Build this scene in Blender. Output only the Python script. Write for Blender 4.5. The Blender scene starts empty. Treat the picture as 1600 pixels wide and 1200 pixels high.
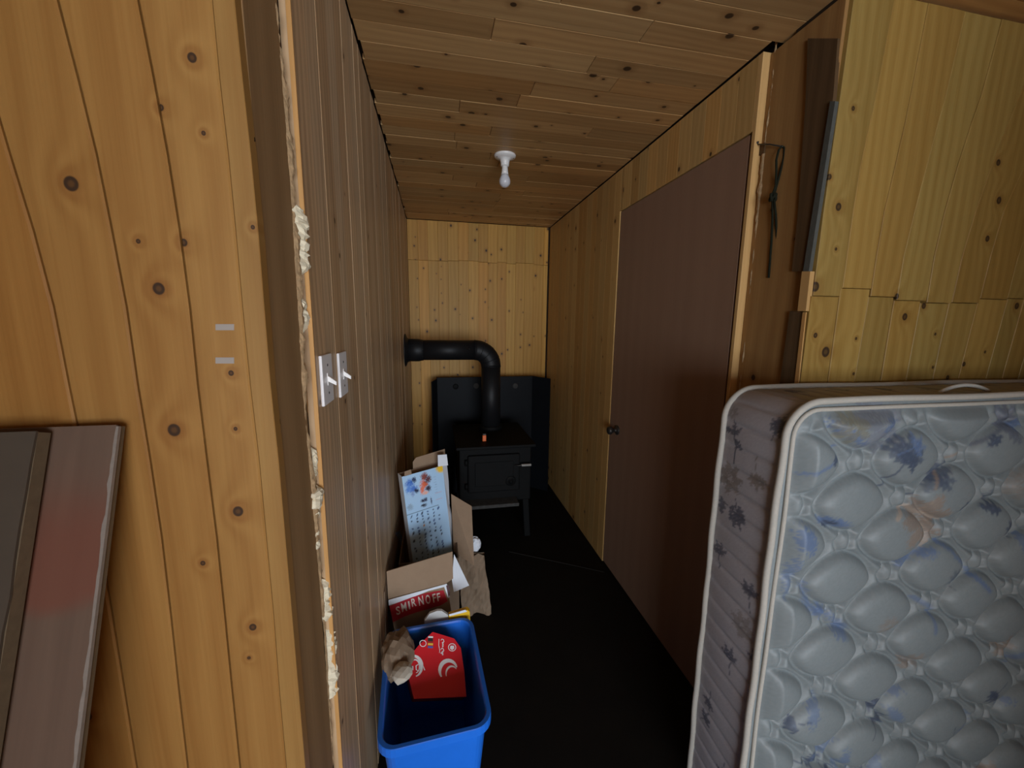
import bpy, bmesh, math, random
import numpy as np
from mathutils import Vector, Matrix

random.seed(7)
RNG = np.random.default_rng(11)
SC = bpy.context.scene
COL = SC.collection

# ------------------------------------------------------------------ camera
F_PX, YAW, PITCH, ROLL, CAM_H = 600.09, 11.2233, 8.9145, -0.6512, 1.6
def _rot():
    y, p, r = (math.radians(a) for a in (YAW, PITCH, ROLL))
    fwd = Vector((math.sin(y)*math.cos(p), math.cos(y)*math.cos(p), -math.sin(p)))
    right = Vector((math.cos(y), -math.sin(y), 0)); down = fwd.cross(right)
    return right*math.cos(r)+down*math.sin(r), -right*math.sin(r)+down*math.cos(r), fwd
C_R, C_D, C_F = _rot()
C_POS = Vector((0, 0, CAM_H))
cd = bpy.data.cameras.new('camera'); cam = bpy.data.objects.new('camera', cd); COL.objects.link(cam)
cd.sensor_width = 36; cd.lens = 36*F_PX/1600; cd.clip_start = 0.02
m = Matrix.Identity(4)
for i, v in enumerate((C_R, -C_D, -C_F)):
    for j in range(3): m[j][i] = v[j]
m.translation = C_POS
cam.matrix_world = m
SC.camera = cam

def ray(px, py): return C_R*((px-800)/F_PX)+C_D*((py-600)/F_PX)+C_F
def at(px, py, ax, v):
    d = ray(px, py); return C_POS+d*((v-C_POS[ax])/d[ax])
def atp(px, py, o, n):
    d = ray(px, py); return C_POS+d*((o-C_POS).dot(n)/d.dot(n))

# ------------------------------------------------------------------ light
SC.view_settings.view_transform = 'Standard'; SC.view_settings.look = 'None'
SC.view_settings.gamma = 1; SC.view_settings.use_curve_mapping = False
SC.view_settings.exposure = -0.2
w = bpy.data.worlds.new('daylight'); SC.world = w; w.use_nodes = True
w.node_tree.nodes['Background'].inputs[0].default_value = (.62, .78, 1, 1)
w.node_tree.nodes['Background'].inputs[1].default_value = 0.5
def window_light(name, loc, rot, sx, sy, watt, col):
    l = bpy.data.lights.new(name, 'AREA'); l.shape = 'RECTANGLE'; l.size = sx; l.size_y = sy; l.energy = watt; l.color = col
    o = bpy.data.objects.new(name, l); o.location = loc; o.rotation_euler = rot; COL.objects.link(o); return o
# daylight: wide glazing at the far end of the room behind the camera, narrowed by the gap in an added wall
REAR_Y = -4.6
MASK_Y = -.85                                         # unseen wall added to limit the daylight on the front walls
RX0, RX1 = -2.1, 3.3
WIN = [(-1.90, 2.90, 0.35, 2.10)]                    # rear glazing  x0, x1, z0, z1
LIGHT_GAP = (-.25, 1.06, 0.0, 2.36)  # gap in the added wall, sized to shape the light
DAY = (.80, .90, 1.0)
for cx, wdt, watt in ((.40, 1.7, 165), (-1.2, 1.3, 150), (2.1, 1.5, 190)):
    window_light('daylight_rear', (cx, REAR_Y-.13, 1.22), (math.pi/2, 0, 0), wdt, 1.7, watt, DAY)

# ------------------------------------------------------------------ helpers
WLOC = {}
def tag(o, label=None, cat=None, group=None, kind=None):
    for k, v in (('label', label), ('category', cat), ('group', group), ('kind', kind)):
        if v: o[k] = v
    return o
def _parent(o, parent, wl):
    WLOC[o.name] = Vector(wl)
    if parent: o.parent = parent; o.location = Vector(wl)-WLOC[parent.name]
    else: o.location = wl
def thing(name, loc, label, cat, group=None):
    o = bpy.data.objects.new(name, None); COL.objects.link(o); o.empty_display_size = .05
    _parent(o, None, loc); return tag(o, label, cat, group)
def obj(name, verts, faces, mat, parent=None, smooth=False, origin=None, cols=None, bevel=0):
    v = np.array([tuple(p) for p in verts], float)
    c = Vector((v.min(0)+v.max(0))/2) if origin is None else Vector(origin)
    me = bpy.data.meshes.new(name); me.from_pydata([tuple(p) for p in v-np.array(c)], [], faces); me.update()
    bm = bmesh.new(); bm.from_mesh(me); bmesh.ops.recalc_face_normals(bm, faces=bm.faces)
    if bevel: bmesh.ops.bevel(bm, geom=list(bm.edges), offset=bevel, segments=2, affect='EDGES', profile=.5)
    bm.to_mesh(me); bm.free()
    if smooth: me.polygons.foreach_set('use_smooth', [True]*len(me.polygons))
    if cols is not None:
        a = me.color_attributes.new('Col', 'FLOAT_COLOR', 'POINT')
        a.data.foreach_set('color', np.c_[cols, np.ones(len(cols))].astype(np.float32).ravel())
    me.materials.append(mat)
    o = bpy.data.objects.new(name, me); COL.objects.link(o); _parent(o, parent, c); return o
BOXF = [(0,3,2,1),(4,5,6,7),(0,1,5,4),(1,2,6,5),(2,3,7,6),(3,0,4,7)]
def boxv(lo, hi):
    (a,b,c),(d,e,f) = lo, hi
    return [Vector(p) for p in ((a,b,c),(d,b,c),(d,e,c),(a,e,c),(a,b,f),(d,b,f),(d,e,f),(a,e,f))]
def box(name, lo, hi, mat, parent=None, bevel=0, M=None, **k):
    v = boxv(lo, hi)
    if M: v = [M @ p for p in v]
    return obj(name, v, BOXF, mat, parent, bevel=bevel, **k)
def frame(o, u, v):
    """local axes: u, v, n = u x v placed at o"""
    u = Vector(u).normalized(); n = u.cross(Vector(v)).normalized(); v = n.cross(u)
    M = Matrix((( u.x, v.x, n.x, o[0]), (u.y, v.y, n.y, o[1]), (u.z, v.z, n.z, o[2]), (0,0,0,1))); return M
def prism(name, poly, n, t, mat, parent=None, bevel=0, **k):
    """polygon (3D points) extruded by t along n"""
    n = Vector(n); N = len(poly)
    v = [Vector(p) for p in poly]+[Vector(p)+n*t for p in poly]
    f = [tuple(range(N)), tuple(range(2*N-1, N-1, -1))]+[(i, (i+1) % N, (i+1) % N+N, i+N) for i in range(N)]
    return obj(name, v, f, mat, parent, bevel=bevel, **k)
def tube_geo(path, rad, seg=10, closed=False):
    P = [Vector(p) for p in path]; n = len(P); R = rad if hasattr(rad, '__len__') else [rad]*n
    V, Fc = [], []; prev = None
    for i, p in enumerate(P):
        a = P[i-1] if (i > 0 or closed) else p; b = P[(i+1) % n] if (i < n-1 or closed) else p
        t = (b-a).normalized()
        if prev is None:
            prev = t.orthogonal().normalized()
        s = (prev-t*prev.dot(t)).normalized(); prev = s; q = t.cross(s)
        for j in range(seg):
            th = 2*math.pi*j/seg; V.append(p+(s*math.cos(th)+q*math.sin(th))*R[i])
    for i in range(n if closed else n-1):
        for j in range(seg):
            k = (i+1) % n; Fc.append((i*seg+j, i*seg+(j+1) % seg, k*seg+(j+1) % seg, k*seg+j))
    if not closed: Fc += [tuple(range(seg))[::-1], tuple(range((n-1)*seg, n*seg))]
    return V, Fc
def tube(name, path, rad, mat, parent=None, seg=10, closed=False, smooth=True):
    V, Fc = tube_geo(path, rad, seg, closed); return obj(name, V, Fc, mat, parent, smooth=smooth)
def lathe(name, o, axis, prof, mat, parent=None, seg=24, smooth=True):
    """prof: (distance along axis, radius)"""
    ax = Vector(axis).normalized(); s = ax.orthogonal().normalized(); q = ax.cross(s); o = Vector(o)
    V = [o+ax*d+(s*math.cos(2*math.pi*j/seg)+q*math.sin(2*math.pi*j/seg))*max(r, 1e-4) for d, r in prof for j in range(seg)]
    Fc = [(i*seg+j, i*seg+(j+1) % seg, (i+1)*seg+(j+1) % seg, (i+1)*seg+j) for i in range(len(prof)-1) for j in range(seg)]
    Fc += [tuple(range(seg)), tuple(range((len(prof)-1)*seg, len(prof)*seg))]
    return obj(name, V, Fc, mat, parent, smooth=smooth)
def plank(name, L, R, to3, t, bev, mat, parent):
    """vertical strip between the polylines L and R (u,v), same length; to3(u,v,depth)"""
    n = len(L); V, Fc = [], []
    for i in range(n):
        (lu, lv), (ru, rv) = L[i], R[i]
        dv = bev if i == 0 else (-bev if i == n-1 else 0)
        sg = 1 if ru > lu else -1
        V += [to3(lu+bev*sg, lv+dv, 0), to3(ru-bev*sg, rv+dv, 0), to3(lu, lv, bev), to3(ru, rv, bev), to3(lu, lv, t), to3(ru, rv, t)]
    for i in range(n-1):
        a, b = 6*i, 6*(i+1)
        for p, q in ((0,1),(1,3),(3,5),(5,4),(4,2),(2,0)): Fc.append((a+p, a+q, b+q, b+p))
    for a in (0, 6*(n-1)): Fc += [(a, a+1, a+3, a+2), (a+2, a+3, a+5, a+4)]
    return obj(name, V, Fc, mat, parent)
def decal(name, polys, o, n, mat, parent, off=.0008):
    """flat print: pixel polygons cast on a plane"""
    V, Fc = [], []
    for P in polys:
        b = len(V); V += [atp(x, y, o, n)+n*off for x, y in P]; Fc.append(tuple(range(b, b+len(P))))
    return obj(name, V, Fc, mat, parent)
def ribbon(pts, wd):
    """pixel ribbon quads along a polyline with widths"""
    W = wd if hasattr(wd, '__len__') else [wd]*len(pts); out = []; e = []
    for i, (x, y) in enumerate(pts):
        a = pts[max(i-1, 0)]; b = pts[min(i+1, len(pts)-1)]; dx, dy = b[0]-a[0], b[1]-a[1]; l = math.hypot(dx, dy) or 1
        e.append(((x-dy/l*W[i]/2, y+dx/l*W[i]/2), (x+dy/l*W[i]/2, y-dx/l*W[i]/2)))
    return [[e[i][0], e[i][1], e[i+1][1], e[i+1][0]] for i in range(len(e)-1)]
def arc(cx, cy, rx, ry, a0, a1, n=14, rot=0):
    r = math.radians(rot); o = []
    for i in range(n+1):
        a = math.radians(a0+(a1-a0)*i/n); x, y = rx*math.cos(a), ry*math.sin(a)
        o.append((cx+x*math.cos(r)-y*math.sin(r), cy+x*math.sin(r)+y*math.cos(r)))
    return o
def crumple(name, c, size, mat, parent=None, sub=3, amp=.25, seed=0, flat=True, pts=None):
    bm = bmesh.new(); bmesh.ops.create_icosphere(bm, subdivisions=sub, radius=1); r = random.Random(seed)
    dirs = [(Vector((r.gauss(0,1), r.gauss(0,1), r.gauss(0,1))).normalized(), r.uniform(3, 9), r.uniform(0, 6)) for _ in range(9)]
    for v in bm.verts:
        d = v.co.normalized(); h = sum(abs(math.sin(f*d.dot(k)+p)) for k, f, p in dirs)/9-.6
        v.co = d*(1+amp*2*h+r.uniform(-.25, .25)*amp)
    V = [Vector((v.co.x*size[0], v.co.y*size[1], v.co.z*size[2]))+Vector(c) for v in bm.verts]
    Fc = [tuple(x.index for x in f.verts) for f in bm.faces]; bm.free()
    return obj(name, V, Fc, mat, parent, smooth=not flat)
def interp(poly, y):
    return float(np.interp(y, [p[1] for p in poly], [p[0] for p in poly]))

# ------------------------------------------------------------------ materials
class NT:
    def __init__(s, name):
        s.mat = bpy.data.materials.new(name); s.mat.use_nodes = True; s.t = s.mat.node_tree; s.b = s.t.nodes['Principled BSDF']
    def n(s, typ, ins=None, **a):
        x = s.t.nodes.new(typ)
        for k, v in a.items(): setattr(x, k, v)
        for k, v in (ins or {}).items(): s.set(x.inputs[k], v)
        return x
    def set(s, sock, v):
        if isinstance(v, bpy.types.NodeSocket): s.t.links.new(v, sock)
        else: sock.default_value = v
    def m(s, op, a, b=0.0, c=0.0): return s.n('ShaderNodeMath', {0: a, 1: b, 2: c}, operation=op).outputs[0]
    def xyz(s, x, y, z): return s.n('ShaderNodeCombineXYZ', {0: x, 1: y, 2: z}).outputs[0]
    def noise(s, vec, scale=1, det=2, rough=.5): return s.n('ShaderNodeTexNoise', {'Vector': vec, 'Scale': scale, 'Detail': det, 'Roughness': rough}).outputs[0]
    def mix(s, f, a, b, bt='MIX'):
        x = s.n('ShaderNodeMix', data_type='RGBA', blend_type=bt); s.set(x.inputs[0], f); s.set(x.inputs[6], a); s.set(x.inputs[7], b); return x.outputs[2]
    def rng(s, v, a, b, c, d, sm=False):
        x = s.n('ShaderNodeMapRange', {0: v, 1: a, 2: b, 3: c, 4: d}); x.clamp = True
        if sm: x.interpolation_type = 'SMOOTHSTEP'
        return x.outputs[0]
    def bump(s, h, st, dist): s.set(s.b.inputs['Normal'], s.n('ShaderNodeBump', {'Height': h, 'Strength': st, 'Distance': dist}).outputs[0])
    def done(s, col=None, rough=.5, metal=0, spec=.5):
        if col is not None: s.set(s.b.inputs['Base Color'], col)
        s.set(s.b.inputs['Roughness'], rough); s.b.inputs['Metallic'].default_value = metal; s.b.inputs['Specular IOR Level'].default_value = spec; return s.mat
def rgb(c): return (c[0], c[1], c[2], 1)
def plain(name, c, rough=.5, metal=0, spec=.5, var=.12, scale=18, bump=0):
    t = NT(name); p = t.n('ShaderNodeNewGeometry').outputs['Position']; f = t.noise(p, scale, 4, .6)
    col = t.mix(f, rgb([x*(1-var) for x in c]), rgb([min(1, x*(1+var)) for x in c]))
    if bump: t.bump(t.noise(p, scale*6, 3), bump, .002)
    return t.done(col, rough, metal, spec)
def vcol(name, rough=.5, spec=.4, weave=0):
    t = NT(name); c = t.n('ShaderNodeVertexColor', layer_name='Col').outputs[0]
    if weave:
        p = t.n('ShaderNodeNewGeometry').outputs['Position']; t.bump(t.noise(p, 900, 2), weave, .0006)
    return t.done(c, rough, 0, spec)
def wood(name, light, dark, across, along, knots=(), rnd_knots=.0, tint=.18, ring=150, knot_col=(.035, .018, .01), rough=.5, spec=.35, grain=.5, kscale=8.0, streak=0.0, ksize=.11):
    t = NT(name); g = t.n('ShaderNodeNewGeometry').outputs['Position']; sp = t.n('ShaderNodeSeparateXYZ', {0: g}).outputs
    rnd = t.n('ShaderNodeObjectInfo').outputs['Random']; u, v = sp[across], sp[along]; off = t.m('MULTIPLY', rnd, 37.0)
    vo = t.m('ADD', v, off)
    dk = None
    for ku, kv, r in knots:
        a = t.m('MULTIPLY', t.m('SUBTRACT', u, ku), 1/r); b = t.m('MULTIPLY', t.m('SUBTRACT', v, kv), 1/(r*1.15))
        d = t.m('SQRT', t.m('ADD', t.m('MULTIPLY', a, a), t.m('MULTIPLY', b, b)))
        dk = d if dk is None else t.m('MINIMUM', dk, d)
    warp = t.noise(t.xyz(t.m('MULTIPLY', u, 5.0), t.m('MULTIPLY', vo, 1.3), off), 1, 2)
    ph = t.m('MULTIPLY', t.m('ADD', u, t.m('MULTIPLY', warp, .09)), ring)
    if dk is not None: ph = t.m('ADD', ph, t.m('MULTIPLY', t.m('EXPONENT', t.m('MULTIPLY', dk, -.42)), 16.0))
    rings = t.m('MULTIPLY_ADD', t.m('SINE', ph), .5, .5)
    fine = t.noise(t.xyz(t.m('MULTIPLY', u, 190.0), t.m('MULTIPLY', vo, 3.0), off), 1, 3, .6)
    broad = t.noise(t.xyz(t.m('MULTIPLY', u, 14.0), t.m('MULTIPLY', vo, .7), off), 1, 2)
    f = t.m('ADD', t.m('MULTIPLY', rings, .20), t.m('ADD', t.m('MULTIPLY', fine, .45), t.m('MULTIPLY', broad, .45)))
    f = t.rng(f, .5-grain*.6, .65+grain*.5, 0, 1)
    col = t.mix(f, rgb(light), rgb(dark))
    tv = t.rng(rnd, 0, 1, 1-tint, 1+tint*.6)
    hue = t.m('FRACT', t.m('MULTIPLY', rnd, 7.31))
    col = t.mix(1.0, col, t.n('ShaderNodeCombineColor', {0: tv, 1: t.m('MULTIPLY', tv, t.rng(hue, 0, 1, .90, 1.04)), 2: t.m('MULTIPLY', tv, t.rng(hue, 0, 1, .80, 1.1))}).outputs[0], 'MULTIPLY')
    if streak:
        sk = t.noise(t.xyz(t.m('MULTIPLY', u, 75.0), t.m('MULTIPLY', vo, 1.6), off), 1, 4, .7)
        col = t.mix(t.m('MULTIPLY', t.rng(sk, .58, .74, 0, 1), streak), col, rgb([x*.28 for x in dark]))
    if rnd_knots:
        vr = t.n('ShaderNodeTexVoronoi', {'Vector': t.xyz(t.m('ADD', t.m('MULTIPLY', u, 1.25), off), vo, 0.0), 'Scale': kscale}, voronoi_dimensions='2D')
        gate = t.rng(t.n('ShaderNodeSeparateColor', {0: vr.outputs['Color']}).outputs[0], 1-rnd_knots-.01, 1-rnd_knots, 0, 1)
        ks = t.m('MULTIPLY', t.n('ShaderNodeSeparateColor', {0: vr.outputs['Color']}).outputs[1], ksize)
        kd = t.m('DIVIDE', vr.outputs['Distance'], t.m('ADD', ks, .03))
        col = t.mix(t.m('MULTIPLY', t.rng(kd, 1, 3.2, .38, 0, True), gate), col, rgb((dark[0]*.55, dark[1]*.42, dark[2]*.35)))
        col = t.mix(t.m('MULTIPLY', t.rng(kd, .7, 1.1, .92, 0, True), gate), col, rgb(knot_col))
    if dk is not None:
        col = t.mix(t.rng(dk, 1, 3.4, .42, 0, True), col, rgb((dark[0]*.7, dark[1]*.5, dark[2]*.4)))
        col = t.mix(t.rng(dk, .9, 1.2, .95, 0, True), col, rgb(knot_col))
        col = t.mix(t.rng(dk, .25, .7, .55, 0, True), col, rgb((dark[0]*.5, dark[1]*.45, dark[2]*.5)))
    t.bump(fine, .12, .0015)
    return t.done(col, rough, 0, spec)

A_L, B_R, Y_B, Z_C = -.235, 1.087, 3.70, 2.51      # corridor left face, right face, back face, ceiling
Y_L, Y_R = .63, .985                                # faces of the two front walls
STUD_L, STUD_R = -.247, 1.115
def kn(lst, ax, v, sc):
    o = []
    for x, y, r in lst:
        p = at(x, y, ax, v); o.append((p[0] if ax == 1 else p[1], p[2], r*sc*.82))
    return o
K_LEFT = [(111,287,9),(248,451,8),(272,672,9),(287,379,5),(372,799,8),(395,980,6),(317,880,4),(318,208,3),(251,168,4),(361,583,4),(216,377,3),(368,670,3),(389,1028,3),(395,355,3),(135,1120,8),(300,90,6)]
K_RIGHT = [(1297,276,5),(1311,323,7),(1307,389,3),(1275,448,9),(1275,524,5),(1291,550,10),(1402,463,6),(1414,495,7),(1444,478,6),(1560,254,6),(1561,313,7),(1543,373,6),(1590,478,7),(1334,169,4),(1462,522,3),(1338,529,3),(1481,590,5),(1507,569,5),(1533,598,4),(1540,550,3),(1334,584,3),(1458,574,3)]
PINE_L, PINE_D = (.375, .198, .055), (.28, .130, .031)
M_PINE_FL = wood('pine_front_left', PINE_L, PINE_D, 0, 2, kn(K_LEFT, 1, Y_L, Y_L/600), tint=.10, ring=120, grain=.28)
M_PINE_FR = wood('pine_front_right', (.37, .245, .070), (.275, .165, .038), 0, 2, kn(K_RIGHT, 1, Y_R, Y_R/600), tint=.16, ring=170, grain=.28)
M_PINE_BACK = wood('pine_back', (.66, .37, .078), (.48, .225, .034), 0, 2, rnd_knots=.42, tint=.20, ring=170, kscale=8, ksize=.07)
M_PINE_LEFT = wood('pine_corridor_left', (.60, .42, .25), (.37, .245, .14), 1, 2, rnd_knots=.10, tint=.15, ring=260, streak=.75, rough=.45, spec=.3, grain=.2, kscale=9, ksize=.05)
M_PINE_RIGHT = wood('pine_corridor_right', (.60, .38, .145), (.42, .24, .075), 1, 2, rnd_knots=.14, tint=.16, ring=260, streak=.3)
M_PINE_CEIL = wood('pine_ceiling', (.56, .36, .16), (.38, .215, .085), 1, 0, rnd_knots=.4, tint=.2, ring=200, kscale=7, streak=.35, rough=.45, ksize=.09)
M_STUD_L = wood('stud_left', (.31, .205, .105), (.20, .125, .060), 1, 2, tint=.02, ring=90, rough=.75, spec=.15)
M_STUD_R = wood('stud_right', (.36, .205, .075), (.22, .11, .038), 1, 2, tint=.02, ring=120, rnd_knots=.12, rough=.7, spec=.15)
M_EDGE = wood('panel_edge', (.60, .36, .14), (.45, .25, .085), 0, 2, tint=.02, ring=300, rough=.6)
M_DOOR = wood('door_plywood', (.30, .175, .108), (.235, .13, .08), 1, 2, tint=.02, ring=60, grain=.75, rough=.55, spec=.3)
M_DARKWOOD = wood('dark_timber', (.13, .075, .035), (.07, .04, .018), 1, 2, tint=.05, rough=.8, spec=.1)
M_SLAB = plain('wall_backing', (.03, .02, .013), .9, spec=.1)
M_ROOM = wood('pine_room', (.5, .33, .15), (.36, .21, .08), 0, 2, tint=.05)
M_FLOOR = plain('dark_floor', (.0085, .0072, .0058), .7, spec=.15, var=.4, scale=5, bump=.1)
M_SEAM = plain('floor_seam', (.014, .013, .012), .6, spec=.2)
M_FOAM = plain('spray_foam', (.72, .64, .47), .85, spec=.1, var=.25, scale=60)
M_FIBRE = plain('torn_fibre', (.33, .22, .12), .95, spec=.05, var=.6, scale=120)
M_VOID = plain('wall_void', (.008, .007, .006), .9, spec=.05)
M_WHITE = plain('white_plastic', (.74, .72, .72), .4, var=.04)
M_PORC = plain('white_porcelain', (.80, .78, .76), .25, var=.03)
M_BULB = plain('frosted_bulb', (.62, .62, .66), .3, var=.03)
M_STEEL = plain('dark_steel', (.055, .05, .045), .4, metal=.6)
M_BLACK = plain('stove_black', (.006, .006, .006), .65, spec=.12, var=.3)
M_PIPE = plain('pipe_black', (.008, .008, .009), .5, spec=.28, var=.3)
M_SHIELD = plain('shield_black', (.005, .006, .008), .55, spec=.14, var=.3, scale=9)
M_ASH = plain('ashy_iron', (.055, .053, .05), .8, spec=.2, var=.6, scale=40)
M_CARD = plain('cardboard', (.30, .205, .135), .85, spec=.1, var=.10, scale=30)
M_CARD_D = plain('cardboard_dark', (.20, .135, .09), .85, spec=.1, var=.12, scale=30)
M_KRAFT = plain('kraft_paper', (.25, .178, .12), .75, spec=.2, var=.14, scale=14)
M_PAPER = plain('white_paper', (.75, .78, .84), .7, spec=.2, var=.04)
M_RED = plain('red_print', (.62, .012, .022), .4, spec=.4, var=.05)
M_DRED = plain('dark_red_print', (.42, .018, .028), .45, spec=.4, var=.06)
M_BLUE = plain('blue_plastic', (.014, .15, .68), .35, spec=.5, var=.08)
M_YELLOW = plain('yellow_plastic', (.85, .50, .02), .45, var=.06)
M_ORANGE = plain('orange_plastic', (.85, .16, .03), .45, var=.06)
M_TAPE = plain('pale_tape', (.33, .285, .25), .6, var=.04)
M_BTAPE = plain('blue_tape', (.09, .14, .30), .6, var=.1)
M_CORD = plain('green_cord', (.014, .015, .009), .9, spec=.08, var=.3, scale=200)
M_GREY = plain('grey_strip', (.085, .085, .075), .9, spec=.1, var=.25, scale=60)
M_BOARD_P = None

# ------------------------------------------------------------------ the setting
def struct(o): o['kind'] = 'structure'; return o
floor = struct(box('floor', (RX0-.1, REAR_Y-.1, -.12), (RX1+.1, Y_B+.15, 0), M_FLOOR))
struct(box('bounce_floor', (RX0, REAR_Y, 0), (RX1, .30, .006), M_ROOM))  # pale unseen floor, added to bounce light up to the ceiling
s0, s1, s2 = at(944, 894, 2, 0), at(880, 880, 2, 0), at(795, 862, 2, 0)
V = []
for p in (s0, s1, s2): V += [Vector((p.x, p.y-.006, .0005)), Vector((p.x, p.y+.006, .0005)), Vector((p.x, p.y, .004))]
obj('floor_seam', V, [(0,2,5,3),(2,1,4,5),(3,5,8,6),(5,4,7,8)], M_SEAM, floor)

ceil = struct(box('ceiling', (RX0-.1, REAR_Y-.1, Z_C+.02), (RX1+.1, Y_B+.15, Z_C+.12), M_SLAB))
pw = .092; y = Y_B-.004; k = 0
def ceil3(u, v, d): return Vector((v, u, Z_C+d))
while y > Y_L:
    y0 = y-pw; x_in0 = A_L-.02+random.choice((.0215, .022, .024, .030)) if y0 > .98 else RX0
    x_in1 = RX1 if y0 <= 1.0 else (STUD_R+.05 if y0 < 1.2 else B_R-.002)
    cut = random.uniform(x_in0+.3, B_R-.3)
    for a, b in ((x_in0, cut-.0008), (cut+.0008, x_in1)):
        dz = random.uniform(0, .002)
        plank('plank', [(y0+.0003, a), (y0+.0003, b)], [(y-.0003, a), (y-.0003, b)], lambda u, v, d: ceil3(u, v, d+dz), .018, .0014, M_PINE_CEIL, ceil)
    y = y0; k += 1
box('room_boards', (RX0, REAR_Y, Z_C), (RX1, y, Z_C+.019), M_PINE_CEIL, ceil)

# corridor left wall
wl = struct(box('wall_left', (STUD_L-.12, .80, 0), (A_L-.019, Y_B+.1, Z_C+.02), M_SLAB))
y = .815
while y < Y_B-.02:
    y1 = min(y+random.choice((.083, .085, .088)), Y_B-.004)
    dx = random.uniform(0, .0015)
    plank('plank', [(y+.0002, .004), (y+.0002, Z_C-.004-random.choice((0, 0, .006)))], [(y1-.0002, .004), (y1-.0002, Z_C-.004)], lambda u, v, d: Vector((A_L-d-dx, u, v)), .0185, .0008, M_PINE_LEFT, wl)
    y = y1
# corridor back wall, two rows of planks
wb = struct(box('wall_back', (A_L-.12, Y_B+.019, 0), (B_R+.2, Y_B+.12, Z_C+.02), M_SLAB))
x = A_L+.002; k = 0
while x < B_R-.03:
    x1 = min(x+random.choice((.088, .09, .094)), B_R-.014)
    zj = 2.165+random.choice((-.004, 0, .006)) if k > 3 else 2.16
    for z0, z1 in ((.004, zj-.001), (zj+.001, Z_C-.003)):
        dy = random.uniform(0, .003)
        plank('plank', [(x+.0003, z0), (x+.0003, z1)], [(x1-.0003, z0), (x1-.0003, z1)], lambda u, v, d: Vector((u, Y_B+d+dy, v)), .0185, .0012, M_PINE_BACK, wb)
    x = x1; k += 1
# corridor right wall with the door
D_Y0, D_Y1, D_Z = 1.275, 2.238, 2.262
wr = struct(box('wall_right', (B_R+.045, 1.25, 0), (B_R+.2, Y_B+.1, Z_C+.02), M_SLAB))
def right3(u, v, d): return Vector((B_R+d, u, v))
y = D_Y1+.004
while y < Y_B-.01:
    y1 = min(y+random.choice((.083, .086, .09)), Y_B-.002)
    plank('plank', [(y+.0002, .004), (y+.0002, Z_C-.006)], [(y1-.0002, .004), (y1-.0002, Z_C-.006)], right3, .028, .0008, M_PINE_RIGHT, wr); y = y1
y = 1.262
while y < D_Y1:
    y1 = min(y+.086, D_Y1+.003)
    plank('plank', [(y+.0002, D_Z+.004), (y+.0002, Z_C-.006)], [(y1-.0002, D_Z+.004), (y1-.0002, Z_C-.006)], right3, .028, .0008, M_PINE_RIGHT, wr); y = y1
# near edge of the door frame: pale strip beside the door
box('door_frame_edge', (B_R, 1.246, 0), (STUD_R+.012, 1.262, Z_C-.006), M_EDGE, wr, bevel=.0015)

door = struct(bpy.data.objects.new('door_1', None)); COL.objects.link(door); _parent(door, None, (B_R+.02, D_Y0, 0))
box('door_leaf', (B_R+.004, D_Y0, .012), (B_R+.04, D_Y1, D_Z), M_DOOR, door, bevel=.002)
kp = at(964.5, 672, 0, B_R+.004)
kn_ = lathe('door_knob', kp, (-1, 0, 0), [(0, .030), (.004, .030), (.008, .026), (.010, .012), (.028, .011), (.034, .018), (.044, .0255), (.054, .026), (.062, .021), (.066, .010), (.067, 0)], M_STEEL, door)

# front left wall: wide boards, edges as they run in the photograph
E_ = [(367,0),(382,150),(399,300),(423,600),(435,712),(446,825),(457,937),(465,1046),(481,1200)]
G3 = [(331,0),(345,150),(360,274),(369,375),(379,487),(390,598),(403,705),(414,825),(424,919),(433,1046),(447,1200)]
G2 = [(214,0),(244,150),(255,210),(266,274),(277,345),(287,416),(296,487),(307,598),(322,720),(334,810),(345,911),(358,1046),(374,1200)]
G1 = [(88,0),(127,150),(141,199),(150,247),(165,311),(176,379),(187,435),(199,495),(213,598),(229,694),(244,787),(259,900),(274,1046),(292,1200)]
G0 = [(-62,0),(-13,150),(2,206),(19,259),(39,319),(54,375),(69,431),(81,476),(92,521),(105,598),(118,658),(146,800),(180,1000),(212,1200)]
GM = [(x-125, y) for x, y in G0]
wfl = struct(box('wall_front_left', (RX0-.1, Y_L+.02, 0), (STUD_L-.004, Y_L+.14, Z_C+.02), M_SLAB))
def edge_uv(poly, Y, lo, hi, ext=True, n=11):
    o = []
    for i in range(n):
        py = lo+(hi-lo)*i/(n-1); p = at(interp(poly, py), py, 1, Y); o.append((p.x, p.z))
    o = o[::-1]                              # bottom to top
    if ext:                                  # run on to floor and ceiling
        (x0, z0), (x1, z1) = o[0], o[1]; o.insert(0, (x0+(x0-x1)/(z0-z1)*(0.01-z0)*.3 if z0 > .01 else x0, .008))
        (x0, z0), (x1, z1) = o[-1], o[-2]; o.append((x0+(x0-x1)/(z0-z1)*(Z_C-.004-z0)*.3, Z_C-.004))
    return o
ed = [edge_uv(p, Y_L, 0, 1200) for p in (GM, G0, G1, G2, G3, E_)]
def fl3(u, v, d): return Vector((u, Y_L+d, v))
ed[-1] = [(min(u, STUD_L+.004), v) for u, v in ed[-1]]
for i in range(len(ed)-1):
    gp = .0011 if i < len(ed)-2 else .0004
    plank('plank', [(u+gp, v) for u, v in ed[i]], [(u-(gp if i < len(ed)-3 else .0006), v) for u, v in ed[i+1]], fl3, .021, .0022 if i < 4 else .001, M_PINE_FL, wfl)
xl = min(u for u, v in ed[0])
x = ed[0][0][0]
e_prev = ed[0]
while e_prev[5][0] > RX0+.05:
    e_new = [(max(u-.13, RX0+.001), v) for u, v in e_prev]
    plank('plank', [(u+.001, v) for u, v in e_new], [(u-.001, v) for u, v in e_prev], fl3, .021, .002, M_PINE_FL, wfl); e_prev = e_new

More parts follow.
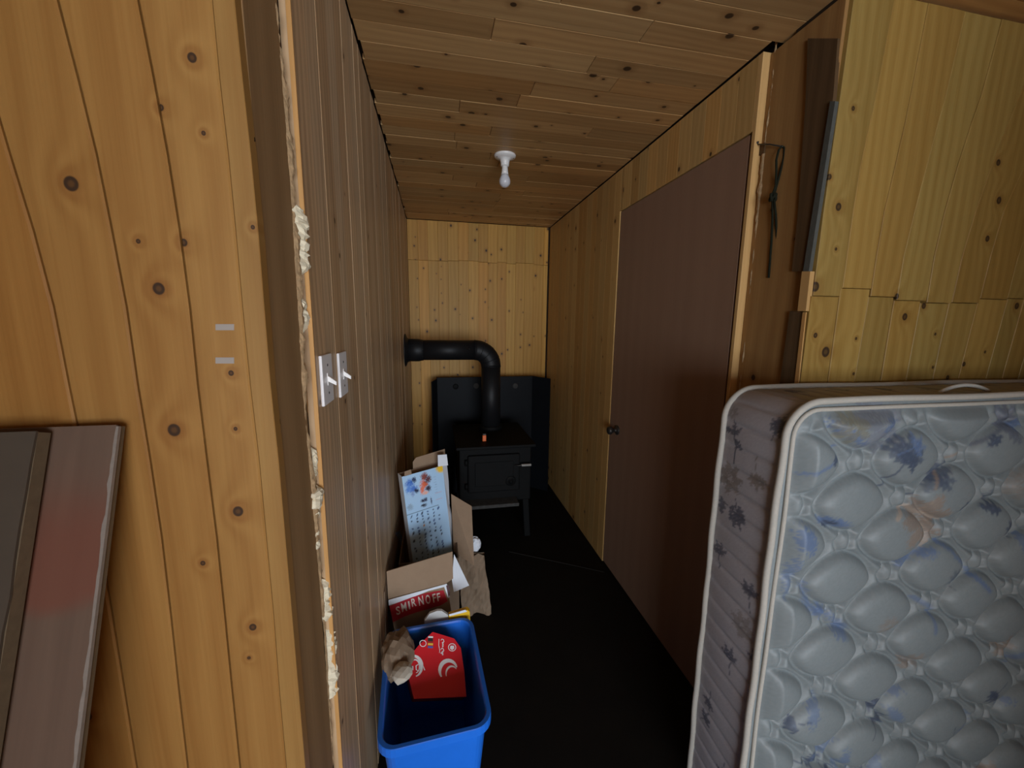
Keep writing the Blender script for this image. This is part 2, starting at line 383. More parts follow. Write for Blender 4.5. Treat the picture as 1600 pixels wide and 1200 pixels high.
# left stud (jamb of the opening) with foam squeezed out of the seam
t1 = struct(box('trim_1', (STUD_L-.04, Y_L+.02, 0), (STUD_L, .789, Z_C-.01), M_STUD_L, bevel=.002))
def rough_strip(name, pts, plane_x, w, h, mat, parent, seed, n=60, wob=.3):
    """bumpy bead on a wall face x = plane_x along pixel polyline, w/h half width and height in metres"""
    r = random.Random(seed); ys = np.linspace(pts[0][1], pts[-1][1], n); V, Fc = [], []; S = 7
    ws = [1.0]*n
    for i in range(1, n): ws[i] = min(1.7, max(.45, ws[i-1]+r.uniform(-wob, wob)))
    for i, py in enumerate(ys):
        p = at(interp(pts, py), py, 0, plane_x); e = min(1, min(i, n-1-i)/3+.25)
        sh = r.uniform(-.15, .15)*w
        for j in range(S):
            a = math.pi*j/(S-1); k2 = ws[i]*e*(1+r.uniform(-.16, .16))
            sgn = 1 if h > 0 else -1
            V.append(Vector((plane_x-.004*sgn+(abs(h)*math.sin(a)*k2)*sgn, p.y-math.cos(a)*w*k2+sh, p.z+r.uniform(-.002, .002))))
    for i in range(n-1):
        for j in range(S-1): Fc.append((i*S+j, i*S+j+1, (i+1)*S+j+1, (i+1)*S+j))
    Fc += [tuple(range(S)), tuple(range((n-1)*S, n*S))]
    return obj(name, V, Fc, mat, parent, smooth=False)
SEAM = [(440,0),(454,150),(461,236),(466,315),(472,375),(474,427),(475,472),(481,510),(479,600),(489,675),(496,712),(499,787),(502,855),(509,885),(514,937),(520,1012),(521,1046),(530,1200)]
def seam(y0, y1, dx=0): return [(interp(SEAM, y)+dx, y) for y in np.linspace(y0, y1, 12)]
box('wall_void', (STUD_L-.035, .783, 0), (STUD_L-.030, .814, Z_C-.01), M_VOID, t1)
rough_strip('torn_edge', seam(0, 1200, -8), STUD_L+.001, .006, .006, M_FIBRE, t1, 3, n=170, wob=.35)
for i, (a, b, wd, dx) in enumerate(((318, 430, .0125, -5), (462, 520, .0155, -5), (700, 752, .012, -6), (756, 862, .0145, -6), (904, 968, .0125, -6), (975, 1090, .011, -5))):
    rough_strip('spray_foam', seam(a, b, dx), STUD_L, wd, .0125, M_FOAM, t1, 20+i, n=max(10, int((b-a)/4)))
for i, (a, b) in enumerate(((150, 234), (432, 462), (520, 700), (862, 904), (1090, 1200))):
    rough_strip('wood_sliver', seam(a, b, -2), STUD_L-.006, .009, .006, (M_STUD_R, M_FIBRE)[i in (1, 3)], t1, 40+i, n=max(8, int((b-a)/8)), wob=.1)
# notch and knots in the left stud
for px, py, s in ((397, 222, 1), (436, 659, .8)):
    p = at(px, py, 0, STUD_L); crumple('knot_hole', (STUD_L-.002, p.y, p.z), (.004, .008*s, .012*s), M_VOID, t1, sub=1, seed=int(py))
# end grain strip of corridor panelling
box('panel_edge_strip', (A_L-.007, .8125, .004), (A_L+.001, .8155, Z_C-.004), M_EDGE, wl)

# right stud with its patched pieces
t2 = struct(box('trim_2', (STUD_R, 1.0, 0), (STUD_R+.05, 1.245, Z_C-.01), M_STUD_R, bevel=.002))
FR = [(1218,0),(1204,150),(1194,228),(1184,326),(1174,424),(1165,522),(1155,608),(1140,780)]
rough_strip('torn_edge', FR, STUD_R-.001, .005, -.006, M_FIBRE, t2, 8, n=140, wob=.35)
def patch(name, px, mat, x, t=.012, **k):
    return prism(name, [at(a, b, 0, x) for a, b in px], (1, 0, 0), t, mat, t2, **k)
patch('dark_batten', [(1262,60),(1309,60),(1302,150),(1258,424),(1237,424),(1247,330),(1259,150)], M_DARKWOOD, STUD_R-.008, .012)
patch('grey_strip', [(1305,158),(1297,158),(1254,428),(1263,428)], M_GREY, STUD_R-.014, .012)
patch('wood_block', [(1266,424),(1253,424),(1246,486),(1259,486)], M_EDGE, STUD_R-.015, .016)
patch('lower_batten', [(1258,488),(1234,486),(1217,608),(1190,800),(1228,800),(1246,608)], M_DARKWOOD, STUD_R-.010, .014)
patch('batten_edge', [(1259,488),(1254,488),(1240,608),(1246,608)], M_EDGE, STUD_R-.0125, .004)
nz = at(1192, 232, 0, STUD_R)
box('notch_block', (STUD_R-.006, nz.y-.012, nz.z-.02), (STUD_R+.002, nz.y+.028, nz.z+.014), M_DARKWOOD, t2)

# front right wall: two rows of boards
wfr = struct(box('wall_front_right', (STUD_R+.002, Y_R+.021, 0), (RX1+.1, Y_R+.17, Z_C+.02), M_SLAB))
U_ = [[(1337,0),(1314,150),(1291,307),(1273,448),(1270,466)],[(1402,0),(1370,150),(1344,267),(1332,346),(1318,450),(1315,466)],[(1470,0),(1424,150),(1408,228),(1385,318),(1369,408),(1360,466)],
      [(1534,0),(1479,150),(1459,220),(1440,295),(1424,354),(1408,424),(1402,466)],[(1600,0),(1534,150),(1510,217),(1483,307),(1463,385),(1452,455),(1449,466)],
      [(1658,0),(1594,150),(1560,230),(1528,320),(1508,385),(1493,440),(1488,466)],[(1716,0),(1650,150),(1610,240),(1565,338),(1546,408),(1531,466)],[(1775,0),(1700,150),(1655,250),(1610,345),(1585,420),(1574,466)]]
W_ = [[(1267,466),(1246,604),(1160,1200)],[(1312,466),(1293,604),(1208,1200)],[(1358,466),(1334,604),(1255,1200)],[(1398,466),(1375,604),(1300,1200)],[(1440,466),(1414,604),(1345,1200)],[(1485,466),(1455,604),(1390,1200)],[(1530,466),(1495,604),(1435,1200)],[(1576,466),(1538,604),(1480,1200)]]
JY = [463, 451, 464, 470, 474, 474, 468, 467, 466]
def fr3(u, v, d): return Vector((max(u, STUD_R-.004), Y_R+d, v))
def more_edges(L, n):
    dx = [L[-1][i][0]-L[-2][i][0] if i < len(L[-2]) else 0 for i in range(len(L[-1]))]; return L
up = [[(p.x, p.z) for p in (at(interp(e, yy), yy, 1, Y_R) for yy in (470, 400, 330, 260, 190, 150))] for e in U_]
lw = [[(p.x, p.z) for p in (at(interp(e, yy), yy, 1, Y_R) for yy in (604, 560, 515, 466))] for e in W_]
for i in range(14):                          # on to the right, beyond the frame
    up.append([(u+.083, v) for u, v in up[-1]]); lw.append([(u+.077, v) for u, v in lw[-1]]); JY.append(random.choice((450, 462, 470, 474)))
up = [e+[(e[-1][0]+(e[-1][0]-e[-3][0])/(e[-1][1]-e[-3][1])*(Z_C-.004-e[-1][1])*.6, Z_C-.004)] for e in up]; lw = [[(e[0][0], .008)]+e for e in lw]
for i in range(len(up)-1):
    if up[i+1][0][0] > RX1: break
    zj = at(min(1300+45*i, 1600), JY[i], 1, Y_R).z
    dy = random.uniform(0, .002)
    def top(e): return [(e[0][0], zj+.0008)]+[q for q in e if q[1] > zj+.02]
    def bot(e): return [q for q in e if q[1] < zj-.02]+[(e[-1][0], zj-.0008)]
    a, b = top(up[i]), top(up[i+1]); n = min(len(a), len(b)); a, b = a[:1]+a[-(n-1):], b[:1]+b[-(n-1):]
    plank('plank', [(u+.0007, v) for u, v in a], [(u-.0007, v) for u, v in b], lambda u, v, d: fr3(u, v, d+dy), .02, .0016, M_PINE_FR, wfr)
    a, b = bot(lw[i]), bot(lw[i+1]); n = min(len(a), len(b)); dy2 = random.uniform(0, .002)
    plank('plank', [(u+.0007, v) for u, v in a[:n-1]+a[-1:]], [(u-.0007, v) for u, v in b[:n-1]+b[-1:]], lambda u, v, d: fr3(u, v, d+dy2), .02, .0016, M_PINE_FR, wfr)

# the rest of the room, behind the camera
def holed(name, lo, hi, a, hole):
    """wall slab lo..hi running along axis a with one opening hole = (a0, a1, z0, z1)"""
    a0, a1, z0, z1 = hole; V, Fc = [], []
    for (p, q, r, t) in ((lo[a], a0, 0, Z_C), (a1, hi[a], 0, Z_C), (a0, a1, 0, z0), (a0, a1, z1, Z_C)):
        if t <= r: continue
        l, h = list(lo), list(hi); l[a], h[a], l[2], h[2] = p, q, r, t
        k = len(V); V += boxv(l, h); Fc += [tuple(i+k for i in f) for f in BOXF]
    return struct(obj(name, V, Fc, M_ROOM))
def casing(name, a, at_, hole, inw):
    a0, a1, z0, z1 = hole; wn = struct(bpy.data.objects.new(name, None)); COL.objects.link(wn)
    loc = [0, 0, z0]; loc[a] = (a0+a1)/2; loc[1-a] = at_; _parent(wn, None, loc)
    for p, q, r, t in ((a0-.06, a0, z0-.06, z1+.06), (a1, a1+.06, z0-.06, z1+.06), (a0, a1, z1, z1+.06), (a0, a1, z0-.06, z0)):
        l, h = [0, 0, r], [0, 0, t]; l[a], h[a] = p, q; l[1-a], h[1-a] = min(at_, at_+inw), max(at_, at_+inw)
        box('window_casing', l, h, M_EDGE, wn)
holed('wall_rear', (RX0-.1, REAR_Y-.1, 0), (RX1+.1, REAR_Y, 0), 0, WIN[0]); casing('window_1', 0, REAR_Y, WIN[0], .018)
struct(box('wall_outer_left', (RX0-.1, REAR_Y, 0), (RX0, Y_L, Z_C), M_ROOM))
struct(box('wall_outer_right', (RX1, REAR_Y, 0), (RX1+.1, Y_R, Z_C), M_ROOM))
holed('wall_light_mask', (RX0, MASK_Y-.12, 0), (RX1, MASK_Y, 0), 0, LIGHT_GAP)  # added out of view, so the front walls darken outwards

# ------------------------------------------------------------------ mattress
class Canvas:
    def __init__(s, U, V, base): s.U, s.V = U, V; s.c = np.tile(np.array(base, float), (len(U), 1)); s.n = RNG.random(len(U))
    def put(s, mask, col, a=1.0):
        k = (mask*a)[:, None]; s.c = s.c*(1-k)+np.array(col)*k
    def ell(s, u, v, a, b, ang, col, al=1.0, rag=.25):
        r = math.radians(ang); x = (s.U-u)*math.cos(r)+(s.V-v)*math.sin(r); y = -(s.U-u)*math.sin(r)+(s.V-v)*math.cos(r)
        d = np.sqrt((x/a)**2+(y/b)**2)+(s.n-.5)*rag; s.put(np.clip((1.1-d)/.2, 0, 1), col, al)
    def leaf(s, u, v, l, w, ang, col, al=.9):
        r = math.radians(ang); x = (s.U-u)*math.cos(r)+(s.V-v)*math.sin(r); y = -(s.U-u)*math.sin(r)+(s.V-v)*math.cos(r)
        tt = np.clip(x/l, 0, 1); wd = w*np.sin(np.pi*tt**.8)*(1+.35*np.sin(tt*26)); s.put(np.clip((wd-np.abs(y)+(s.n-.5)*w*.3)/(w*.25), 0, 1)*((x > 0) & (x < l)), col, al)
        s.put(np.clip(1-np.abs(y)/(w*.10), 0, 1)*((x > 0) & (x < l)), np.array(col)*1.9, al*.6)
    def stroke(s, P, w, col, al=1.0, rg=0):
        d = np.full(len(s.U), 9.)
        for (a, b), (c, e) in zip(P, P[1:]):
            L = (c-a)**2+(e-b)**2 or 1e-9; t = np.clip(((s.U-a)*(c-a)+(s.V-b)*(e-b))/L, 0, 1); d = np.minimum(d, np.hypot(s.U-a-t*(c-a), s.V-b-t*(e-b)))
        rag = .55+.45*np.sin(s.U*310+3*np.sin(s.V*170))*np.sin(s.V*260+2*np.sin(s.U*210)) if rg else 1.0
        s.put(np.clip((w/2*rag-d+(s.n-.5)*w*.3*bool(rg))/(w*.3)+.5, 0, 1), col, al)
    def rect(s, u0, v0, u1, v1, col, al=1.0): s.put(((s.U >= u0) & (s.U <= u1) & (s.V >= v0) & (s.V <= v1)).astype(float), col, al)
    def sprig(s, u, v, sz, ang, col, n=5, al=.85):
        for i in range(n):
            a = ang+(i-(n-1)/2)*(150/n); s.leaf(u, v, sz*(1-.25*abs(i-(n-1)/2)/n*2), sz*.17, a, col, al)
        r = math.radians(ang+180); s.stroke([(u, v), (u+sz*.9*math.cos(r), v+sz*.9*math.sin(r))], sz*.07, col, al)
    def flower(s, u, v, sz, col, al=.6):
        for i in range(7): s.ell(u+sz*.55*math.cos(i*.9+.3), v+sz*.55*math.sin(i*.9+.3), sz*.42, sz*.24, i*51.6+17, np.array(col)*(1+.12*math.sin(i*2)), al, .6)
        for i in range(9): s.stroke([(u, v), (u+sz*.8*math.cos(i*.7), v+sz*.8*math.sin(i*.7))], sz*.035, np.array(col)*1.5, al*.5)
def grid_faces(nu, nv): return [(i*nv+j, i*nv+j+1, (i+1)*nv+j+1, (i+1)*nv+j) for i in range(nu-1) for j in range(nv-1)]

MX0, MX1, MY0, MY1, MZ0, MZ1, MR = .815, 2.72, .745, .945, .012, 1.422, .085
mat_root = thing('mattress', ((MX0+MX1)/2, (MY0+MY1)/2, 0), 'quilted grey-blue floral mattress standing on edge against the right plank wall', 'mattress')
M_TICK = vcol('quilted_ticking', .48, .40, .35); M_BORDER = vcol('border_ticking', .5, .35, .3)
M_PIPING = plain('cream_piping', (.40, .375, .33), .75, var=.12, scale=150)
# front panel
st = .0042; us = np.arange(MX0+.001, MX1-.001, st); vs = np.arange(MZ0+.001, MZ1-.001, st)
U, Vv = [a.ravel() for a in np.meshgrid(us, vs, indexing='ij')]
H_, V_, W2 = .318, .215, .024
A0 = at(1314, 778, 1, MY0); cx0, cz0 = A0.x, A0.z
xx, zz = (U-cx0), (Vv-cz0)
def wrap(a, p): return (a+p/2) % p-p/2
PW = 1.55; ca, cb_ = H_*.335, V_*.365
dcell = np.full(len(U), 9.); dlens = np.full(len(U), 9.); dome = np.zeros(len(U))
for ox, oz in ((0, 0), (H_/2, V_/2)):
    x_, z_ = wrap(xx-ox, H_), wrap(zz-oz, V_); nn = ((np.abs(x_)/ca)**PW+(np.abs(z_)/cb_)**PW)**(1/PW)
    dcell = np.minimum(dcell, np.abs(nn-1)*.082); dome = np.maximum(dome, np.clip(1-nn**2.2, 0, 1))
for ox, oz in ((H_/2, 0), (0, V_/2)):
    x_, z_ = wrap(xx-ox, H_), wrap(zz-oz, V_); ll = np.abs(x_)/(.026*np.sqrt(np.clip(1-(np.abs(z_)/.037), 0.02, 1)))
    dl = np.where(np.abs(z_) < .037, np.abs(ll-1)*.022, 9.); dlens = np.minimum(dlens, dl)
best = np.minimum(dcell, dlens)
pil = np.tanh(best/.0155)*.021+dome**.8*.014
ed_ = np.minimum.reduce([U-MX0, MX1-U, Vv-MZ0, MZ1-Vv])
# rounded corners
def round_corner(U, Vv, r):
    cx = np.clip(U, MX0+r, MX1-r); cz = np.clip(Vv, MZ0+r, MZ1-r); dx, dz = U-cx, Vv-cz; d = np.hypot(dx, dz)
    k = np.where(d > r-.001, (r-.001)/np.maximum(d, 1e-6), 1); return cx+dx*k, cz+dz*k, np.where((cx != U) & (cz != Vv), np.minimum(ed_, r-np.minimum(d, r)), ed_)
Ur, Vr, edr = round_corner(U, Vv, MR)
fall = np.clip(edr/.035, 0, 1)**.6
lump = .004*np.sin(U*7+1)*np.sin(Vv*6)
fin = np.clip((edr-.020)/.030, 0, 1)
yy = MY0+.001-(pil*fin+fall*.012+lump*fin)
cv = Canvas(U, Vv, (.185, .212, .220))
def fp(zx, zy): p = at(1080+.3832*zx, 590+.3832*zy, 1, MY0-.01); return p.x, p.z
SLATE, BLUE, TAN, OLV = (.055, .072, .11), (.095, .145, .26), (.215, .165, .13), (.18, .17, .12)
cv.flower(*fp(735, 180), .085, (.15, .165, .20), .7); cv.ell(*fp(770, 190), .03, .018, 20, BLUE, .7, .7); cv.ell(*fp(600, 215), .05, .014, 150, BLUE, .75, .8)
cv.flower(*fp(610, 190), .045, OLV, .6)
cv.stroke([fp(560, 270), fp(545, 320), fp(490, 350), fp(420, 385)], .012, BLUE, .75, 1); cv.leaf(*fp(545, 300), .03, .01, 250, SLATE)
cv.sprig(*fp(800, 330), .085, 70, SLATE, 7, .75); cv.sprig(*fp(840, 270), .05, 20, BLUE, 4, .6); cv.leaf(*fp(835, 300), .05, .012, 280, SLATE)
cv.sprig(*fp(945, 405), .08, 35, SLATE, 6, .7); cv.leaf(*fp(955, 400), .05, .012, 240, SLATE, .6); cv.stroke([fp(1050, 300), fp(990, 360), fp(945, 440)], .006, TAN, .7)
cv.flower(*fp(905, 575), .085, TAN, .75); cv.stroke([fp(790, 560), fp(850, 510), fp(900, 540), fp(1000, 570)], .008, (.33, .27, .22), .8); cv.ell(*fp(920, 640), .012, .03, 10, (.33, .27, .22), .7, .8)
cv.ell(*fp(545, 575), .04, .014, 165, BLUE, .85, .8); cv.leaf(*fp(510, 590), .04, .012, 10, SLATE)
cv.stroke([fp(820, 745), fp(880, 705), fp(940, 690)], .034, BLUE, .75, 1); cv.stroke([fp(980, 650), fp(1030, 710), fp(1090, 770), fp(1150, 835)], .022, BLUE, .8, 1)
cv.sprig(*fp(1020, 800), .05, 120, SLATE, 5, .5); cv.ell(*fp(430, 640), .022, .035, 20, BLUE, .8, .8); cv.ell(*fp(385, 800), .014, .05, 0, BLUE, .6, .9)
cv.stroke([fp(430, 820), fp(470, 920), fp(560, 970), fp(600, 1010)], .030, BLUE, .7, 1); cv.ell(*fp(590, 1015), .03, .02, 160, BLUE, .55, .9); cv.sprig(*fp(520, 930), .04, 200, BLUE, 5, .6)
cv.sprig(*fp(1230, 200), .10, 30, (.10, .115, .15), 6, .75); cv.leaf(*fp(1215, 225), .055, .012, 215, SLATE); cv.leaf(*fp(1330, 180), .06, .02, 190, BLUE, .7)
cv.leaf(*fp(1040, 520), .075, .016, 15, SLATE); cv.leaf(*fp(1210, 520), .07, .016, 170, SLATE); cv.sprig(*fp(1180, 490), .035, 80, SLATE, 3, .6)
cv.flower(*fp(750, 980), .035, TAN, .35); cv.flower(*fp(860, 1130), .04, TAN, .5); cv.flower(*fp(1300, 420), .05, TAN, .3); cv.stroke([fp(880, 880), fp(950, 920), fp(930, 1000)], .014, BLUE, .6)
rr = random.Random(5)
for i in range(26):
    u, v = rr.uniform(1.55, 2.65), rr.uniform(.1, 1.3)
    (cv.sprig(u, v, .05, rr.uniform(0, 360), SLATE, 5) if i % 3 else cv.flower(u, v, .05, TAN, .6)); cv.ell(u+.06, v-.05, .04, .015, rr.uniform(0, 180), BLUE, .6, .8)
for i in range(10):
    u, v = rr.uniform(.9, 1.55), rr.uniform(.08, .55); cv.sprig(u, v, .045, rr.uniform(0, 360), SLATE, 5); cv.ell(u+.05, v+.03, .04, .015, rr.uniform(0, 180), BLUE, .6, .8)
cv.c *= (1+(cv.n-.5)*.10)[:, None]
obj('quilted_panel', np.c_[Ur, yy, Vr], grid_faces(len(us), len(vs)), M_TICK, mat_root, smooth=True, cols=cv.c)
# border band around the edge
def outline(r_out, step, r=MR):
    P = []; x0, x1, z0, z1 = MX0-r_out, MX1+r_out, MZ0-r_out, MZ1+r_out; r = r+r_out
    def seg(a, b):
        n = max(1, int((Vector(b)-Vector(a)).length/step)); P.extend([(a[0]+(b[0]-a[0])*i/n, a[1]+(b[1]-a[1])*i/n) for i in range(n)])
    def ar(cx, cz, a0):
        n = max(4, int(r*1.57/step)); P.extend([(cx+r*math.cos(math.radians(a0+90*i/n)), cz+r*math.sin(math.radians(a0+90*i/n))) for i in range(n)])
    seg((x0+r, z0), (x1-r, z0)); ar(x1-r, z0+r, -90); seg((x1, z0+r), (x1, z1-r)); ar(x1-r, z1-r, 0); seg((x1-r, z1), (x0+r, z1)); ar(x0+r, z1-r, 90); seg((x0, z1-r), (x0, z0+r)); ar(x0+r, z0+r, 180)
    return P
OUT = outline(0, .004); n1 = len(OUT); nt = 49
O = np.array(OUT); T = np.roll(O, -1, 0)-np.roll(O, 1, 0); T /= np.linalg.norm(T, axis=1)[:, None]; NRM = np.c_[T[:, 1], -T[:, 0]]
arcl = np.arange(n1)*.004; tt = np.linspace(0, 1, nt)
S, TT = [a.ravel() for a in np.meshgrid(arcl, tt, indexing='ij')]
groove = np.abs(((S+TT*.012) % .062)-.031); bul = np.sin(np.pi*TT)**.6*.007*np.tanh(groove[::1]/.008)-.002
bul = np.minimum(bul, .007)
PX = np.repeat(O, nt, 0)+np.repeat(NRM, nt, 0)*bul[:, None]; PY = MY0-.002+TT*(MY1-MY0-.002)
cb = Canvas(PY, PX[:, 1], (.36, .345, .37))
side = PX[:, 0] < MX0+.07
def sp(zx, zy, s=.1916): p = at(1080+s*zx, 590+s*zy, 0, MX0); return p.y, p.z
DK = (.085, .09, .12)
cb.sprig(*sp(360, 470), .045, 80, DK, 3); cb.leaf(*sp(370, 500), .04, .010, 230, DK); cb.leaf(*sp(330, 440), .03, .009, 10, DK); cb.stroke([sp(360, 430), sp(370, 560), sp(355, 700)], .003, DK)
cb.sprig(*sp(740, 360), .05, 270, DK, 7); cb.sprig(*sp(700, 420), .04, 110, DK, 6); cb.flower(*sp(340, 290), .02, (.2, .18, .17), .5)
cb.flower(*sp(320, 820), .05, (.20, .175, .16), .8); cb.sprig(*sp(540, 790), .05, 260, (.20, .175, .16), 5)
cb.leaf(*sp(250, 960), .06, .016, 262, DK); cb.leaf(*sp(400, 1040), .05, .014, 250, DK); cb.sprig(*sp(320, 1060), .04, 200, DK, 3)
s3 = .3832
for zx, zy, k in ((190, 560, 0), (115, 720, 1), (240, 890, 1), (210, 1010, 2), (160, 1150, 1), (330, 1000, 2), (270, 1180, 1)):
    q = sp(zx, zy, s3)
    if k == 2: cb.flower(q[0], q[1], .04, (.20, .175, .16), .6)
    else: cb.sprig(q[0], q[1], .05, 260 if k == 0 else 80, DK, 4)
for i in range(6): cb.sprig(rr.uniform(.77, .92), .05+i*.08, .04, rr.uniform(0, 360), DK, 4)
cb.c[~side] = (.27, .262, .27)
# woven motifs along the top edge as well
ct = Canvas(PX[:, 0], PY, (.27, .255, .245)); topm = (PX[:, 1] > MZ1-.03) & ~side
for i in range(12): ct.sprig(.95+i*.15, rr.uniform(.79, .9), .05, rr.uniform(-30, 30), DK, 5)
cb.c[topm] = ct.c[topm]; cb.c *= (1+(RNG.random(len(cb.c))-.5)*.10)[:, None]
Fb = [(i*nt+j, i*nt+j+1, ((i+1) % n1)*nt+j+1, ((i+1) % n1)*nt+j) for i in range(n1) for j in range(nt-1)]
obj('border_band', np.c_[PX[:, 0], PY, PX[:, 1]], Fb, M_BORDER, mat_root, smooth=True, cols=cb.c)
P = outline(-.004, .02); prism('back_panel', [(x, MY1-.004, z) for x, z in P], (0, 1, 0), .003, M_PIPING, mat_root)
for nm, yv, rad in (('piping', MY0-.001, .0085), ('piping', MY1-.002, .0085)):
    P = outline(.003, .012); tube(nm, [(x+.0022*math.sin(i*.11)+.0012*math.sin(i*.37), yv+.002*math.sin(i*.07), z+.0015*math.sin(i*.13)) for i, (x, z) in enumerate(P)], rad, M_PIPING, mat_root, seg=10, closed=True)
P = outline(-.016, .012, MR-.002); tube('seam_cord', [(x+.0015*math.sin(i*.09), MY0-.008+.001*math.sin(i*.2), z) for i, (x, z) in enumerate(P)], .0055, M_PIPING, mat_root, seg=8, closed=True)
h0, h1 = at(1468, 612, 2, MZ1+.004), at(1546, 611, 2, MZ1+.004)
tube('carry_handle', [h0.lerp(h1, t)+Vector((0, 0, .022*math.sin(math.pi*t)**.7-.004)) for t in np.linspace(0, 1, 15)], .0055, M_PIPING, mat_root, seg=8)

# ------------------------------------------------------------------ boards leaning at the left
def t_board(name, pink):
    t = NT(name); g = t.n('ShaderNodeNewGeometry').outputs['Position']; s = t.n('ShaderNodeSeparateXYZ', {0: g}).outputs
    f = t.noise(t.xyz(t.m('MULTIPLY', s[0], 90.), t.m('MULTIPLY', s[2], 4.), s[1]), 1, 3); col = t.mix(f, (.155, .098, .068, 1), (.108, .066, .046, 1))
    if pink:
        wob = t.m('MULTIPLY', t.m('SUBTRACT', t.noise(g, 12, 2), .5), .05); zz_ = t.m('ADD', s[2], wob)
        k = t.m('MULTIPLY', t.rng(zz_, 1.235, 1.262, 0, 1, True), t.rng(zz_, 1.31, 1.43, 1, 0, True))
        col = t.mix(t.m('MULTIPLY', k, .62), col, (.17, .05, .03, 1))
    return t.done(col, .7, 0, .2)
M_BOARD_P = t_board('stained_plywood', True); M_BOARD_G = plain('grey_board', (.075, .056, .040), .7, var=.12, spec=.2)
M_BEDGE = plain('board_edge', (.13, .09, .05), .8, var=.3, scale=90); M_CHIP = plain('chipped_edge', (.22, .18, .15), .8, var=.2, scale=120)
lean = .35
def lean_board(name, xr, ytop, ztop, wd, th, face, edge, label):
    r = thing(name, (xr-wd/2, ytop-lean*ztop, 0), label, 'board')
    up_ = Vector((0, lean, 1)).normalized(); nrm = Vector((0, -1, lean)).normalized(); L = ztop/up_.z
    base = Vector((xr-wd, ytop, ztop))-up_*L
    M = frame(base, (1, 0, 0), up_)
    rr = random.Random(len(label)); n = 40
    # ragged right edge
    R = [(wd-.0015+rr.uniform(-.0012, .0012), L*i/n) for i in range(n+1)]; poly = [M @ Vector((0, 0, 0))]+[M @ Vector((a, b, 0)) for a, b in R]+[M @ Vector((0, L, 0))]
    prism('board_face', poly, -M.col[2].to_3d(), .003, face, r)
    box('board_core', (0, .0, -th), (wd-.001, L-.001, -.0035), edge, r, M=M)
    return r, M, L
rb, Mb, Lb = lean_board('plywood_board', at(181, 665, 1, .600).x, .604, at(181, 665, 1, .600).z, .46, .014, M_BOARD_P, M_BEDGE, 'plywood board with a reddish stain leaning against the left plank wall')
w0 = .46
V, Fc = [], []; rr = random.Random(3); n = 46
for i in range(n+1):
    v = Lb*(.62+.38*i/n)-.002; w_ = rr.uniform(.0003, .003)*(1 if .72 < i/n < .99 or i/n < .55 else .5)
    V += [Mb @ Vector((w0-.001-w_, v, .0008)), Mb @ Vector((w0+.0012, v, .0008)), Mb @ Vector((w0+.0012, v, -.004))]
for i in range(n): Fc += [(3*i, 3*i+1, 3*i+4, 3*i+3), (3*i+1, 3*i+2, 3*i+5, 3*i+4)]
obj('chipped_edge', V, Fc, M_CHIP, rb)
p2 = at(56, 674, 1, .575)
lean_board('particle_board', p2.x, .576, p2.z, .40, .020, M_BOARD_G, M_BEDGE, 'dull grey-brown board with pale cut edge, foremost of the leaning boards')

# ------------------------------------------------------------------ small things on the walls
for px, py, lb in ((351.5, 511, 'upper of two short pale tape strips on the left plank wall'), (351.5, 563, 'lower of two short pale tape strips on the left plank wall')):
    a, b = at(px-14.5, py-5, 1, Y_L-.0006), at(px+14.5, py+5, 1, Y_L-.0006)
    o = prism('tape_strip', [at(px-14.5, py-4.5, 1, Y_L), at(px+14.5, py-4.5, 1, Y_L), at(px+14.5, py+5, 1, Y_L), at(px-14.5, py+5, 1, Y_L)], (0, -1, 0), .0006, M_TAPE); tag(o, lb, 'tape', 'tape strips on the plank wall')

def switch(pxs, lb):
    (x0, y0), (x1, y1), sx = pxs
    a = at(x0, y0, 0, A_L+.005); b = at(x0+5, y1, 0, A_L+.005)
    z1, z0 = a.z, b.z; ya = a.y; yb = ya+.078
    r = thing('light_switch', (A_L, (ya+yb)/2, z0), lb, 'switch', 'light switches on the corridor wall')
    box('cover_plate', (A_L, ya, z0), (A_L+.0065, yb, z1), M_WHITE, r, bevel=.0022)
    zc = (z0+z1)/2; yc = (ya+yb)/2
    box('toggle_slot', (A_L+.006, yc-.006, zc-.013), (A_L+.0075, yc+.006, zc+.013), M_PORC, r)
    M = frame((A_L+.006, yc, zc+.003), (0, 1, 0), Vector((.6, 0, 1)))
    tv = [Vector((A_L+.005, yc-.0045, zc-.004)), Vector((A_L+.005, yc+.0045, zc-.004)), Vector((A_L+.005, yc+.0045, zc+.009)), Vector((A_L+.005, yc-.0045, zc+.009)),
          Vector((A_L+.023, yc-.0035, zc-.014)), Vector((A_L+.023, yc+.0035, zc-.014)), Vector((A_L+.0235, yc+.0035, zc-.006)), Vector((A_L+.0235, yc-.0035, zc-.006))]
    obj('toggle', tv, BOXF, M_PORC, r, bevel=.0008)
    for s in (-1, 1): lathe('screw', (A_L+.006, yc, zc+s*.030), (1, 0, 0), [(0, .003), (.0012, .0028), (.0016, .0015), (.0017, 0)], M_STEEL, r, seg=10)
    return r
switch(((501, 556), (507, 636), 0), 'white toggle light switch on corridor wall, nearer to the foam seam')
switch(((528.5, 552), (533, 621), 0), 'white toggle light switch on corridor wall, farther from the foam seam')

